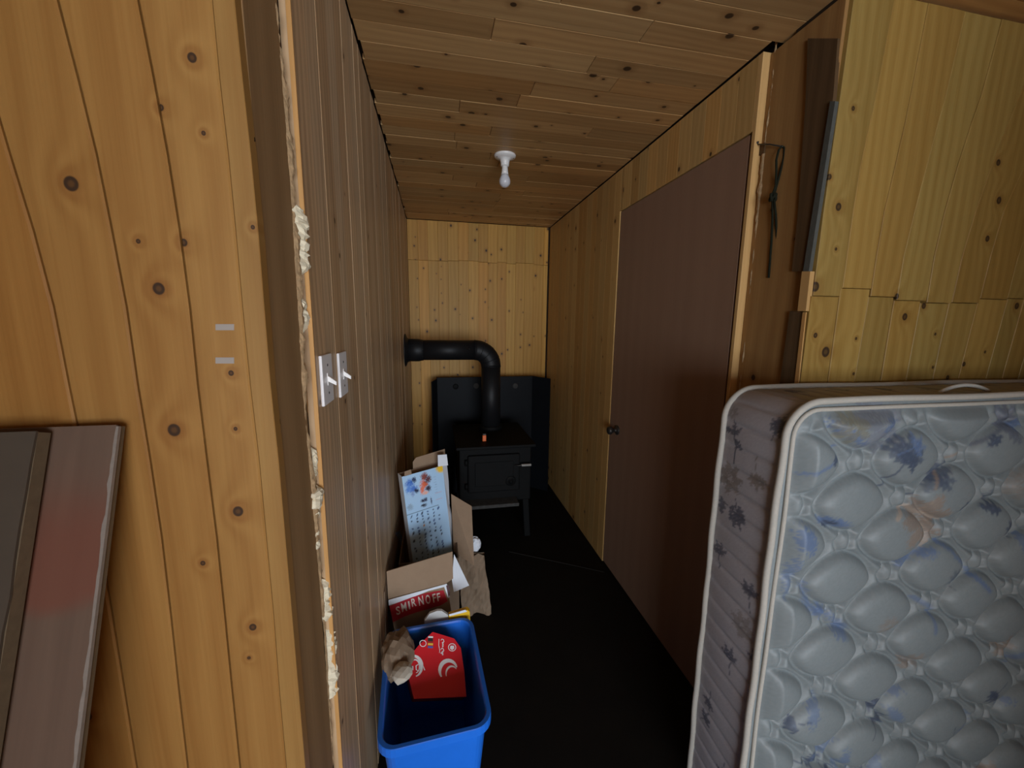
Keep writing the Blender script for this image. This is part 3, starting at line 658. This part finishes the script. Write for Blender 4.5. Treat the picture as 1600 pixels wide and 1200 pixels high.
# ceiling lamp
lp = at(789, 243, 2, Z_C)
lamp = thing('ceiling_lamp', (lp.x, lp.y, Z_C), 'white porcelain lampholder with bare bulb on the plank ceiling', 'lamp')
lathe('lampholder', (lp.x, lp.y, Z_C+.001), (0, 0, -1), [(0, .060), (.006, .060), (.012, .056), (.018, .040), (.024, .027), (.045, .023), (.056, .0225), (.058, .018)], M_PORC, lamp, 32)
for s in (-1, 1): lathe('mounting_screw', (lp.x+s*.045, lp.y-.01, Z_C-.012), (0, 0, -1), [(0, .004), (.003, .0035), (.0035, 0)], M_STEEL, lamp, 10)
bulb = lathe('bulb', (lp.x, lp.y, Z_C-.098), (0, 0, -1), [(0, .020), (.012, .024), (.024, .0295), (.036, .031), (.048, .029), (.058, .022), (.065, .012), (.067, 0)], M_BULB, lamp, 28)
lathe('bulb_base', (lp.x, lp.y, Z_C-.056), (0, 0, -1), [(0, .0135), (.004, .016), (.026, .018), (.043, .0205)], M_PORC, bulb, 24)

# nail and cord on the right jamb
na = at(1221, 230, 0, STUD_R-.045); nb = at(1175, 222, 0, STUD_R-.001); nb = Vector((B_R+.012, 1.248, at(1177, 222, 1, 1.246).z))
n_end = at(1223, 229, 1, 1.150)
nail = thing('nail', nb, 'long bent rusty nail driven into the pale door frame edge', 'nail')
tube('nail_shank', [nb+Vector((0, .012, 0)), nb.lerp(n_end, .5)+Vector((0, 0, .001)), n_end], .0022, M_STEEL, nail, 8)
lathe('nail_head', nb+Vector((0, -.002, 0)), (n_end-nb), [(-.002, .004), (0, .0045), (.0015, .0045), (.002, .002)], M_STEEL, nail, 12)
CO = n_end.copy(); cn = Vector((-.55, -.83, 0)).normalized(); CP = n_end+Vector((0, .003, 0))
def cp(x, y, d=0): return atp(x, y, CP, cn)+cn*d
cord = thing('knotted_cord', cp(1209, 430), 'dark green knotted cord hanging from the nail', 'cord')
tube('loop', [cp(*p) for p in ((1208,302),(1212,290),(1213,270),(1213,250),(1217,234),(1222,228.5),(1226,231),(1225,246),(1220,266),(1214,288),(1210,303))], .0034, M_CORD, cord, 8)
K0 = cp(1207.5, 309, .004); ka, kb = (cp(1208.5, 309)-cp(1207.5, 309)).normalized(), Vector((0, 0, 1))
tube('knot', [K0+ka*(.0085*math.sin(2*a)*.9)+kb*(.0095*math.cos(3*a))+cn*(.006*math.sin(3*a+.6)) for a in np.linspace(0, 2*math.pi, 40, endpoint=False)], .0042, M_CORD, cord, 8, closed=True)
tube('cord_end', [cp(*p) for p in ((1207,312),(1207,340),(1205.5,375),(1203,410),(1201,434))], .0034, M_CORD, cord, 8)
ce = tube('cord_end', [cp(*p, d=.004) for p in ((1209,312),(1211.5,335),(1213,360),(1213,384))], .0034, M_CORD, cord, 8)
tube('frayed_tip', [cp(1213, 383, .004), cp(1213, 388, .004)], [.0032, .0042], M_FIBRE, ce, 8)

# ------------------------------------------------------------------ stove, pipe and heat shield
SX0, SX1, SY0, SY1 = .135, .685, 2.62, 3.22; SZ0, SZ1 = .30, .72
sv = thing('wood_stove', ((SX0+SX1)/2, (SY0+SY1)/2, 0), 'black iron wood stove on legs at the end of the corridor', 'stove')
box('firebox', (SX0+.012, SY0+.015, SZ0), (SX1-.012, SY1, SZ1), M_BLACK, sv, bevel=.008)
box('top_plate', (SX0-.012, SY0-.03, SZ1), (SX1+.012, SY1+.01, SZ1+.022), M_BLACK, sv, bevel=.006)
dr = box('fire_door', (SX0+.07, SY0-.012, SZ0+.09), (SX1-.10, SY0+.016, SZ1-.05), M_BLACK, sv, bevel=.01)
box('door_panel', (SX0+.12, SY0-.018, SZ0+.14), (SX1-.15, SY0-.011, SZ1-.10), M_BLACK, dr, bevel=.004)
for z in (SZ0+.14, SZ1-.10): lathe('hinge', (SX0+.06, SY0-.005, z-.02), (0, 0, 1), [(0, .011), (.04, .011)], M_BLACK, dr, 10)
lathe('air_control', (SX1-.17, SY0-.012, SZ0+.17), (0, -1, 0), [(0, .038), (.006, .038), (.010, .030), (.012, .010), (.026, .010), (.027, 0)], M_BLACK, dr, 20)
hp = at(815, 727, 1, SY0-.03)
cl = [hp+Vector((.0028*0+.070*i/90, .008*math.cos(i*.9), .008*math.sin(i*.9))) for i in range(91)]
tube('handle_coil', cl, .0024, plain('nickel_coil', (.55, .52, .48), .35, metal=.3), sv, 6)
tube('handle_rod', [hp+Vector((-.05, .022, 0)), hp+Vector((-.03, 0, 0)), hp+Vector((.074, 0, 0))], .0045, M_STEEL, sv, 8)
box('ash_lip', (SX0+.03, SY0-.09, SZ0+.005), (SX1-.12, SY0+.02, SZ0+.03), M_ASH, sv, bevel=.004)
for lx in (SX0+.03, SX1-.07):
    for ly in (SY0+.02, SY1-.07):
        V = boxv((lx, ly, 0), (lx+.045, ly+.045, SZ0+.01)); d = -.02 if lx < .4 else .02
        for i in range(4): V[i].x += d
        obj('leg', V, BOXF, M_BLACK, sv, bevel=.004)
px_c, py_c = at(767, 600, 1, 3.06).x, 3.06

zp = at(690, 547, 1, 3.06).z; PR = .0775; ER = .13
pipe = thing('stove_pipe', (px_c, py_c, SZ1+.02), 'black stove pipe bending from the stove top into the left wall', 'pipe')
lathe('flue_collar', (px_c, py_c, SZ1+.0225), (0, 0, 1), [(0, .092), (.03, .09), (.032, .08)], M_BLACK, pipe, 28)
tube('vertical_pipe', [(px_c, py_c, SZ1+.0225), (px_c, py_c, zp-ER)], PR, M_PIPE, pipe, 36)
EL = [(px_c-ER+ER*math.cos(a), py_c, zp-ER+ER*math.sin(a)) for a in np.linspace(0, math.pi/2, 13)]
elb = tube('elbow', EL, PR*1.02, M_PIPE, pipe, 36)
for k in (0, 3, 6, 9, 12):
    c = Vector(EL[k]); a = math.pi/2*k/12; d = Vector((-math.sin(a), 0, math.cos(a))); lathe('elbow_seam', c-d*.003, d, [(0, PR*1.02), (.001, PR*1.045), (.005, PR*1.045), (.006, PR*1.02)], M_PIPE, elb, 36)
tube('horizontal_pipe', [(A_L+.12, py_c, zp), (px_c-ER, py_c, zp)], PR, M_PIPE, pipe, 36)
lathe('pipe_joint', (A_L+.02, py_c, zp), (1, 0, 0), [(0, PR*1.12), (.085, PR*1.12), (.10, PR*1.06), (.118, PR*1.03), (.12, PR)], M_PIPE, pipe, 36)
lathe('wall_collar', (A_L+.001, py_c, zp), (1, 0, 0), [(0, .125), (.005, .125), (.010, .118), (.018, .095), (.03, .088)], M_PIPE, pipe, 36)
for xr in (A_L+.135, px_c-ER-.05):
    lathe('rivet', (xr, py_c-PR+.001, zp+.012), (0, -1, 0), [(0, .005), (.003, .004), (.004, 0)], M_STEEL, pipe, 8)

# heat shield with folded wings
SHY = 3.50; h_tl, h_tr = at(682, 590, 1, SHY), at(832, 590, 1, SHY)
sh = thing('heat_shield', ((h_tl.x+h_tr.x)/2, SHY, 0), 'black sheet metal heat shield standing behind the stove', 'heat shield')
box('shield_panel', (h_tl.x, SHY, .0), (h_tr.x, SHY+.012, h_tl.z), M_SHIELD, sh, bevel=.002)
wl_ = [(h_tl.x, SHY+.006), (h_tl.x-.045, SHY-.10)]; wr_ = [(h_tr.x, SHY+.006), (h_tr.x+.14, SHY-.12)]
for (a, b), dz in ((wl_, .012), (wr_, .0)):
    d = Vector((b[0]-a[0], b[1]-a[1], 0)); nr = Vector((-d.y, d.x, 0)).normalized()
    prism('shield_wing', [(a[0], a[1], 0), (b[0], b[1], 0), (b[0], b[1], h_tl.z-dz-.01), (a[0], a[1], h_tl.z-dz)], nr, .008, M_SHIELD, sh)
for px, py, mm in ((712, 604, M_BLACK), (744, 603, M_ASH), (805, 603, M_ASH)):
    p = at(px, py, 1, SHY); lathe('spacer_washer', (p.x, SHY+.001, p.z), (0, -1, 0), [(0, .026), (.004, .026), (.007, .020), (.008, 0)], mm, sh, 18)

op = at(756.5, 690, 1, SY0+.10)
lt = thing('lighter', (op.x, SY0+.10, SZ1+.022), 'small orange and dark lighter standing on the stove top', 'lighter')
box('lighter_body', (op.x-.013, SY0+.092, SZ1+.022), (op.x+.015, SY0+.110, SZ1+.068), M_ORANGE, lt, bevel=.004)
box('lighter_head', (op.x-.012, SY0+.093, SZ1+.068), (op.x+.014, SY0+.109, SZ1+.080), M_STEEL, lt, bevel=.003)

# ------------------------------------------------------------------ heap by the left wall
def boxpoly(name, pts, y, t, mat, parent=None, n=(0, 1, 0), bevel=0):
    return prism(name, [at(a, b, 1, y) for a, b in pts], n, t, mat, parent, bevel)
# flattened cardboard against the wall
fc = thing('cardboard_sheet', (A_L+.012, 1.9, 0), 'flattened brown cardboard sheet with blue tape leaning on the corridor wall', 'cardboard')
wx = A_L+.0008
tp = [at(628, 770, 0, wx), at(620, 815, 0, wx), at(609, 868, 0, wx), at(600, 925, 0, wx)]
poly = tp+[Vector((wx, tp[-1].y-.03, .004)), Vector((wx, tp[0].y+.02, .004))]
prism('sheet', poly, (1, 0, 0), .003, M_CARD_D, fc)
prism('tape_piece', [at(a, b, 0, wx+.0032) for a, b in ((618,833),(624,829),(633,850),(629,856))], (1, 0, 0), .001, M_BTAPE, fc)

# large open carton behind
BX0, BX1, BY0, BY1, BZ = -.205, .095, 1.84, 2.16, .40
bc = thing('open_carton', ((BX0+BX1)/2, (BY0+BY1)/2, 0), 'large open brown carton holding the pale blue toy box', 'carton')
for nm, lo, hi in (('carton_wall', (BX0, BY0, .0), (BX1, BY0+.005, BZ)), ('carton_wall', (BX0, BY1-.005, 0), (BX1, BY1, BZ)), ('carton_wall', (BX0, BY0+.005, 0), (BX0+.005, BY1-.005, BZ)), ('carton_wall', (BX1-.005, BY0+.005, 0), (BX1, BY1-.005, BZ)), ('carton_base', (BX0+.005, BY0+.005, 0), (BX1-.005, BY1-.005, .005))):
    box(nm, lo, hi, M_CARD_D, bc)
fl = [at(705, 772, 1, 2.08), at(737, 791, 1, 2.04), at(741, 884, 1, 1.90), at(709, 862, 1, 1.98)]
prism('carton_flap', fl, Vector((-.2, .9, .1)).normalized(), .005, M_CARD, bc)

# toy box
TY = 1.95
def toy_corners(dl):
    tl, tr, br = at(628, 745, 1, TY), at(691.5, 727.5, 1, TY+dl), at(706.5, 856, 1, TY+dl-.02); return tl, tr, br
dl_ = min(np.linspace(-.25, .25, 201), key=lambda d: abs((lambda t: (t[1]-t[0]).normalized().dot((t[1]-t[2]).normalized()))(toy_corners(d))))
c_tl, c_tr, c_br = toy_corners(dl_)
c_bl = c_tl+(c_br-c_tr)
du, dv = (c_tr-c_tl), (c_tl-c_bl); Wt, Ht = du.length, dv.length
ext = 1.28; c_bl0 = c_tl-dv*ext; Ht *= ext
Mt = frame(c_bl0, du, dv)
TN = Mt.col[2].to_3d(); sgn = 1 if TN.y < 0 else -1
TD = .072
toy = thing('toy_box', c_bl0, 'pale blue printed toy box with opened top flaps, standing in the open carton', 'box')
nu, nv = 110, 250; Ug, Vg = [a.ravel() for a in np.meshgrid(np.linspace(0, Wt, nu), np.linspace(0, Ht, nv), indexing='ij')]
ct = Canvas(Ug/Wt, 1-Vg/Ht*1.0, (.42, .62, .84)); ct.V = (Ht-Vg)/(Ht/ext)      # v = 1 at the old lower corner
A = Wt/(Ht/ext)
def te(u, v, a, b, ang, c, al=1, rag=.9):
    x = (ct.U-u)*A; yv = ct.V-v; r = math.radians(ang); p = x*math.cos(r)+yv*math.sin(r); q = -x*math.sin(r)+yv*math.cos(r)
    ct.put(np.clip((1.1-np.sqrt((p/a)**2+(q/b)**2)-(ct.n-.5)*rag)/.3, 0, 1), c, al)
for u, v, a, b, ang, c in ((.16,.10,.045,.05,30,(.05,.16,.55)),(.22,.17,.05,.045,0,(.08,.2,.6)),(.27,.07,.022,.03,0,(.03,.05,.12)),(.12,.15,.03,.05,20,(.12,.28,.7)),(.30,.20,.03,.02,40,(.02,.03,.08)),(.2,.22,.02,.03,0,(.25,.35,.6)),
                            (.52,.07,.04,.045,0,(.25,.06,.05)),(.5,.15,.045,.05,0,(.7,.13,.05)),(.6,.11,.035,.04,20,(.12,.04,.05)),(.44,.20,.025,.055,10,(.8,.2,.12)),(.58,.21,.03,.035,0,(.05,.03,.05)),(.5,.25,.03,.02,0,(.85,.45,.35)),
                            (.42,.33,.025,.018,0,(.03,.03,.06)),(.48,.33,.02,.022,0,(.05,.05,.1)),(.43,.385,.03,.018,0,(.04,.04,.06)),(.1,.36,.03,.035,0,(.3,.42,.55)),(.62,.36,.008,.04,0,(.1,.12,.2))):
    te(u, v, a, b, ang, c)
te(.975, .02, .07, .055, 0, (.85, .52, .03), 1, .3)
for k in range(7): ct.rect(.73+.03*(k % 2), .10+k*.03, .80, .106+k*.03, (.22, .32, .5), .6)
ct.rect(.74, .29, .90, .294, (.7, .2, .25), .6); ct.rect(.74, .37, .90, .374, (.7, .2, .25), .6)
ct.rect(.0, .432, .78, .438, (.03, .04, .06))
rr = random.Random(9); cc = [(.05,.09,.22), (.03,.04,.08), (.1,.16,.35), (.06,.08,.15), (.5,.2,.05)]
for col_i in range(6):
    v = .47
    while v < 1.2:
        u = .10+col_i*.135+rr.uniform(-.012, .012)
        if rr.random() > .22: te(u, v, rr.uniform(.006, .013), rr.uniform(.008, .022), 30, cc[rr.choice((0, 0, 1, 1, 2, 3, 3, 4)) if rr.random() > .85 else rr.choice((0, 1, 2, 3))], .95, .6)
        v += rr.uniform(.032, .055)
base_pts = [Mt @ Vector((u, v, 0)) for u, v in zip(Ug, Vg)]
obj('printed_face', base_pts, grid_faces(nu, nv), vcol('toy_print', .35, .5), toy, cols=ct.c)
def tbox(nm, lo, hi, mm, bev=0): return box(nm, lo, hi, mm, toy, M=Mt, bevel=bev)
z_a, z_b = (-TD, -.0008) if sgn > 0 else (.0008, TD)
tbox('side_panel', (0, 0, z_a), (.003, Ht, z_b), M_PAPER)
tbox('back_panel', (.003, 0, z_a), (Wt-.003, Ht, z_a+.003), M_CARD); tbox('front_board', (.003, 0, z_b-.003), (Wt-.003, Ht-.001, z_b), M_CARD); tbox('bottom_panel', (.003, 0, z_a+.003), (Wt-.003, .003, z_b-.003), M_CARD)
_fr = [Mt @ Vector((Wt, Ht, 0)), Mt @ Vector((Wt, Ht*.12, 0))]
_bk = [at(x, y, 1, TY+dl_+.045) for x, y in ((698.5,727),(701,752),(702.5,790),(708,812),(709.5,853))]
obj('side_panel', [_fr[0], Mt @ Vector((Wt, Ht*.86, 0)), Mt @ Vector((Wt, Ht*.62, 0)), Mt @ Vector((Wt, Ht*.46, 0)), Mt @ Vector((Wt, Ht*.22, 0))]+_bk, [(i, i+1, i+6, i+5) for i in range(4)], M_PAPER, toy)
prism('top_flap', [atp(x, y, Mt @ Vector((0, 0, z_a)), TN) for x, y in ((646,742),(645,722),(650,715),(695,701.5),(698,742))], -TN*sgn, .002, M_CARD, toy)
prism('small_flap', [atp(x, y, Mt @ Vector((0, 0, 0)), TN) for x, y in ((684.5,729),(684,711),(698,710),(700,727))], -TN*sgn, .002, M_PAPER, toy)
prism('corner_tab', [atp(x, y, Mt @ Vector((0, 0, 0)), TN) for x, y in ((632,744.5),(632,737),(642,733.5),(643.5,741))], -TN*sgn, .002, M_CARD, toy)

# printed liquor carton
SMZ = .385
q0, q1 = at(607, 937, 2, .405), at(698, 911.5, 2, .437)
su = (q1-q0).normalized(); SWd = (q1-q0).length; SD = .15
SN = su.cross(Vector((0, 0, 1))).normalized(); svv = SN.cross(su)
if svv.z < 0: svv = -svv
if SN.y > 0: SN = -SN
Ms = frame(q0-svv*SMZ, su, svv)
sg = 1 if Ms.col[2].to_3d().dot(SN) > 0 else -1
smb = thing('bottle_carton', (q0+q1)/2-Vector((0, 0, SMZ)), 'open brown liquor carton with a red and white printed band', 'carton')
def sbox(nm, lo, hi, mm, par=smb):
    lo = list(lo); hi = list(hi); a, b = sorted((lo[2]*sg, hi[2]*sg)); lo[2], hi[2] = a, b; return box(nm, lo, hi, mm, par, M=Ms)
fw = sbox('carton_wall', (0, 0, -.004), (SWd, SMZ, 0), M_CARD); sbox('carton_wall', (0, 0, -SD), (SWd, SMZ, -SD+.004), M_CARD); sbox('carton_wall', (0, 0, -SD+.004), (.004, SMZ, -.004), M_CARD); sbox('carton_wall', (SWd-.004, 0, -SD+.004), (SWd, SMZ, -.004), M_CARD); sbox('carton_base', (.004, 0, -SD+.004), (SWd-.004, .004, -.004), M_CARD)
so = q0.copy()
# front flap folded up above the face, wider than the face
def sp_(x, y, d=0): return atp(x, y, so, SN)+SN*d
prism('carton_flap', [sp_(606.5,936), sp_(604,893), sp_(707,862), sp_(708,904), sp_(698,911)], -SN, .004, M_CARD, smb)
decal('white_band', [[(607,937.5),(607.5,946),(640,935),(670,923),(694,917),(700,934),(703,933),(698,912)]], so, SN, M_PAPER, fw)
top_b = [(608.5,947),(625,940),(645,932.5),(665,926.5),(680,923.5),(693,922)]; bot_b = [(614,972),(632,963),(652,956),(672,950.5),(688,946),(699.5,939)]
decal('red_band', [[top_b[i], top_b[i+1], bot_b[i+1], bot_b[i]] for i in range(5)], so, SN, M_DRED, fw, .0011)
def glyph(ch):
    cu = bpy.data.curves.new('g', 'FONT'); cu.body = ch; cu.offset = .018; cu.resolution_u = 3; ob = bpy.data.objects.new('g', cu); COL.objects.link(ob)
    bpy.context.view_layer.update(); me = bpy.data.meshes.new_from_object(ob.evaluated_get(bpy.context.evaluated_depsgraph_get()))
    v = np.array([x.co[:2] for x in me.vertices]); f = [tuple(p.vertices) for p in me.polygons]; bpy.data.objects.remove(ob); bpy.data.curves.remove(cu); bpy.data.meshes.remove(me)
    mn, mx = v.min(0), v.max(0); return (v-mn)/(mx-mn), f
def letters(name, spec, o, n, mat, parent, off):
    """spec: (char, pixel of lower left, pixel width vector, pixel height vector)"""
    V, Fc = [], []
    for ch, p, wv, hv in spec:
        g, f = glyph(ch); b = len(V)
        V += [atp(p[0]+a*wv[0]+c*hv[0], p[1]+a*wv[1]+c*hv[1], o, n)+n*off for a, c in g]; Fc += [tuple(i+b for i in q) for q in f]
    return obj(name, V, Fc, mat, parent)
Z5 = lambda x, y: (580+x*.175, 840+y*.175)
spec = []
for ch, x, y, w_, h_ in (('S',228,690,36,72),('M',276,664,46,78),('I',338,640,14,72),('R',366,618,40,72),('N',430,607,42,80),('O',492,596,42,80),('F',556,580,28,76),('F',594,568,28,70)):
    spec.append((ch, Z5(x, y), (w_*.175, -w_*.175*.30), (-h_*.175*.16, -h_*.175)))
letters('lettering', spec, so, SN, plain('silver_print', (.72, .66, .58), .5), fw, .0016)
decal('corner_print', [[(697,915),(701,913),(703.5,925),(701,934)]], so, SN, plain('dark_print', (.10, .05, .05), .5), fw, .0014)

# paper sheet sticking out of the carton
o = prism('paper_sheet', [at(709.5, 866, 1, 1.72), at(733, 915, 1, 1.68), at(717, 922, 1, 1.66), at(709, 925, 1, 1.66), at(706, 905, 1, 1.68)], Vector((0, 1, .2)).normalized(), .0012, M_PAPER)
tag(o, 'white folded paper sheet poking out of the liquor carton', 'paper')

# paper bag on the floor
def paper_bag():
    rr = random.Random(4); nx, nz = 12, 16; V, Fc = [], []
    bl, br = at(722, 960, 2, .0), at(767, 957, 2, .0); tl, tr = at(716, 868, 1, 1.97), at(757, 866, 1, 1.98)
    depth = Vector((0, .09, 0))
    for s in (0, 1):
        for i in range(nx+1):
            for j in range(nz+1):
                a, b = i/nx, j/nz; p = (bl.lerp(br, a)).lerp(tl.lerp(tr, a), b)+depth*s*(1-b*.8)
                cr = .010*math.sin(a*9+b*4+s)+.012*abs(math.sin(a*5-b*7))+rr.uniform(-.004, .004)
                p += Vector((rr.uniform(-.002, .002)+(.004*math.sin(b*6) if i == nx else 0), -cr if s == 0 else 0, 0))
                if j == 0: p.z = .001
                V.append(p)
    n = (nx+1)*(nz+1); idx = lambda s, i, j: s*n+i*(nz+1)+j
    for s in (0, 1):
        for i in range(nx):
            for j in range(nz): Fc.append((idx(s,i,j), idx(s,i+1,j), idx(s,i+1,j+1), idx(s,i,j+1)))
    for j in range(nz): Fc += [(idx(0,0,j), idx(1,0,j), idx(1,0,j+1), idx(0,0,j+1)), (idx(0,nx,j), idx(1,nx,j), idx(1,nx,j+1), idx(0,nx,j+1))]
    for i in range(nx): Fc.append((idx(0,i,0), idx(0,i+1,0), idx(1,i+1,0), idx(1,i,0)))
    return obj('paper_bag', V, Fc, M_KRAFT)
tag(paper_bag(), 'creased brown paper bag standing on the dark floor right of the cartons', 'bag')
wc = at(742, 851, 1, 2.03)
o = crumple('plastic_wrap', wc, (.034, .03, .045), M_PAPER, None, 3, .30, 6); tag(o, 'crumpled white plastic wrapping tucked behind the paper bag', 'wrapping')

# blue bin
ZR = .385; cA, cB = at(736, 966, 2, ZR), at(622, 990, 2, ZR)
yaw = math.atan2(cA.y-cB.y, cA.x-cB.x)*.6
bw, bl_ = .345, .46; bx1 = cA.x+.008; by1 = cA.y+.006
ctr = Vector((bx1-bw/2, by1-bl_/2, 0)); ctr.x = max(ctr.x, A_L+.03+bw/2)
def rrect(w_, l_, r, z, n=6):
    P = []
    for cx, cy, a0 in ((w_/2-r, l_/2-r, 0), (-w_/2+r, l_/2-r, 90), (-w_/2+r, -l_/2+r, 180), (w_/2-r, -l_/2+r, 270)):
        for i in range(n+1):
            a = math.radians(a0+90*i/n); x, y = cx+r*math.cos(a), cy+r*math.sin(a); P.append(Vector((ctr.x+x*math.cos(yaw)-y*math.sin(yaw), ctr.y+x*math.sin(yaw)+y*math.cos(yaw), z)))
    return P
rings = [rrect(bw-.09, bl_-.09, .035, .0), rrect(bw-.03, bl_-.03, .045, ZR-.03), rrect(bw-.024, bl_-.024, .047, ZR-.028), rrect(bw, bl_, .055, ZR-.028), rrect(bw, bl_, .055, ZR-.002), rrect(bw-.004, bl_-.004, .053, ZR), rrect(bw-.026, bl_-.026, .046, ZR), rrect(bw-.034, bl_-.034, .043, ZR-.006), rrect(bw-.096, bl_-.096, .033, .006)]
n = len(rings[0]); V = [p for r in rings for p in r]; Fc = [(i*n+j, i*n+(j+1) % n, (i+1)*n+(j+1) % n, (i+1)*n+j) for i in range(len(rings)-1) for j in range(n)]+[tuple(range(n)), tuple(range((len(rings)-1)*n, len(rings)*n))]
o = obj('recycling_bin', V, Fc, M_BLUE, smooth=False); tag(o, 'blue plastic recycling bin filled with packaging beside the left wall', 'bin')

# red drinks carton in the bin
RP = at(688, 1000, 1, by1-.10); RN = Vector((.12, -.62, .78)).normalized()
rc = thing('drinks_carton', (ctr.x, ctr.y, .12), 'red printed drinks carton lying in the blue bin', 'carton')
def Z5l(L): return [Z5(x, y) for x, y in L]
bp = [atp(x, y, RP, RN) for x, y in Z5l([(548,842),(648,872),(742,902),(800,985),(832,1200),(850,1420),(380,1440),(325,1210),(330,1075),(430,955)])]
bd = prism('carton_body', bp, -RN, .11, M_RED, rc)
wt = plain('white_print', (.80, .78, .78), .45, var=.03)
def wp(polys): decal('white_print', polys, RP, RN, wt, bd)
for cx, cy, rx, ry, a0, a1, wd in ((380,1150,72,92,-140,75,5),(392,1150,40,60,-170,80,2.4),(690,1190,78,92,-215,-20,6.5),(720,1215,52,66,-200,-40,3)):
    wp(ribbon([Z5(x, y) for x, y in arc(cx, cy, rx, ry, a0, a1)], [wd*(.35+.65*math.sin(math.pi*i/14)) for i in range(15)]))
for s in ([(345,1170),(350,1150),(372,1150),(372,1180),(350,1186),(345,1170)], [(400,1145),(425,1130),(440,1160),(420,1190),(402,1180),(400,1145)], [(455,1185),(462,1140),(478,1185)]):
    wp(ribbon(Z5l(s), 1.7))
# small upright script: strokes of the words, running down the face
u0, v0 = 612, 900
def script(pts): return [Z5(u0+b*.16-(a*.02), v0+a) for a, b in pts]      # a along the word (down), b across
word = [[(18,70),(6,120),(12,210),(30,240),(34,200)], [(36,150),(32,190),(40,205),(46,170),(40,145),(36,150)], [(56,150),(49,170),(52,200),(60,195)], [(70,150),(62,170),(66,200),(72,190),(72,150),(76,200)], [(80,175),(85,175)],
        [(100,70),(88,120),(94,210),(110,240),(115,200)], [(116,150),(112,190),(120,205),(126,170),(120,145),(116,150)], [(130,200),(134,90),(130,60),(128,120),(132,205)], [(144,150),(136,170),(140,200),(146,190),(146,150),(150,205)]]
for s in word: wp(ribbon(script(s), 1.1))
wp(ribbon(Z5l([(605,905),(603,960),(612,1010),(608,1030)]), .8))
for cx, cy, r in ((462,945,28),(722,980,33)): wp(ribbon([Z5(x, y) for x, y in arc(cx, cy, r, r, 0, 360, 20)], 1.1))
wp([Z5l([(708,965),(738,965),(742,990),(722,1005),(702,990)])]); wp([Z5l([(508,880),(552,882),(552,897),(508,895)])])
for c, a, b in (((.03,.02,.02), 897, 925), ((.35,.02,.02), 925, 942), ((.85,.5,.05), 942, 960), ((.08,.12,.4), 968, 986)):
    decal('colour_bar', [Z5l([(506,a),(552,a+2),(551,b+2),(505,b)])], RP, RN, plain('print_bar', c, .45), bd)

# crumpled kraft paper in the bin
kc = at(616, 1018, 1, by1-.13)
kc.x = max(kc.x, A_L+.075)
o = crumple('crumpled_paper', (kc.x, kc.y, kc.z-.015), (.058, .085, .07), M_KRAFT, None, 3, .34, 12); tag(o, 'crumpled brown kraft paper stuffed in the blue bin by the wall', 'paper')
pc = at(628, 1046, 1, by1-.24); o = crumple('paper_scrap', (pc.x, pc.y, pc.z-.01), (.035, .04, .02), plain('pale_kraft', (.50, .44, .36), .8), None, 2, .25, 31); tag(o, 'small pale paper scrap lying on the crumpled kraft paper', 'paper')
# yellow and white packaging behind the bin rim
yb = at(722, 958, 1, by1+.025); ypk = thing('yellow_packet', (yb.x, yb.y, 0), 'yellow and white packet wedged behind the blue bin rim', 'packet')
yy0 = by1+.02
prism('packet_front', [at(x, y, 1, yy0) for x, y in ((701,962),(730,953),(734,956),(736,985),(703,990))], (0, 1, 0), .02, M_YELLOW, ypk)
prism('packet_label', [at(x, y, 1, yy0-.001) for x, y in ((701,960),(727,952.5),(730,955.5),(703,962.5))], (0, -1, 0), .001, M_PAPER, ypk)
o = prism('card_scrap', [at(x, y, 1, yy0+.004) for x, y in ((663,970),(671,959),(683,954.5),(690,954.5),(700,961),(702,985),(664,990))], (0, 1, 0), .012, plain('offwhite_card', (.55, .54, .52), .7)); tag(o, 'off-white rounded card scrap between liquor carton and blue bin', 'card')
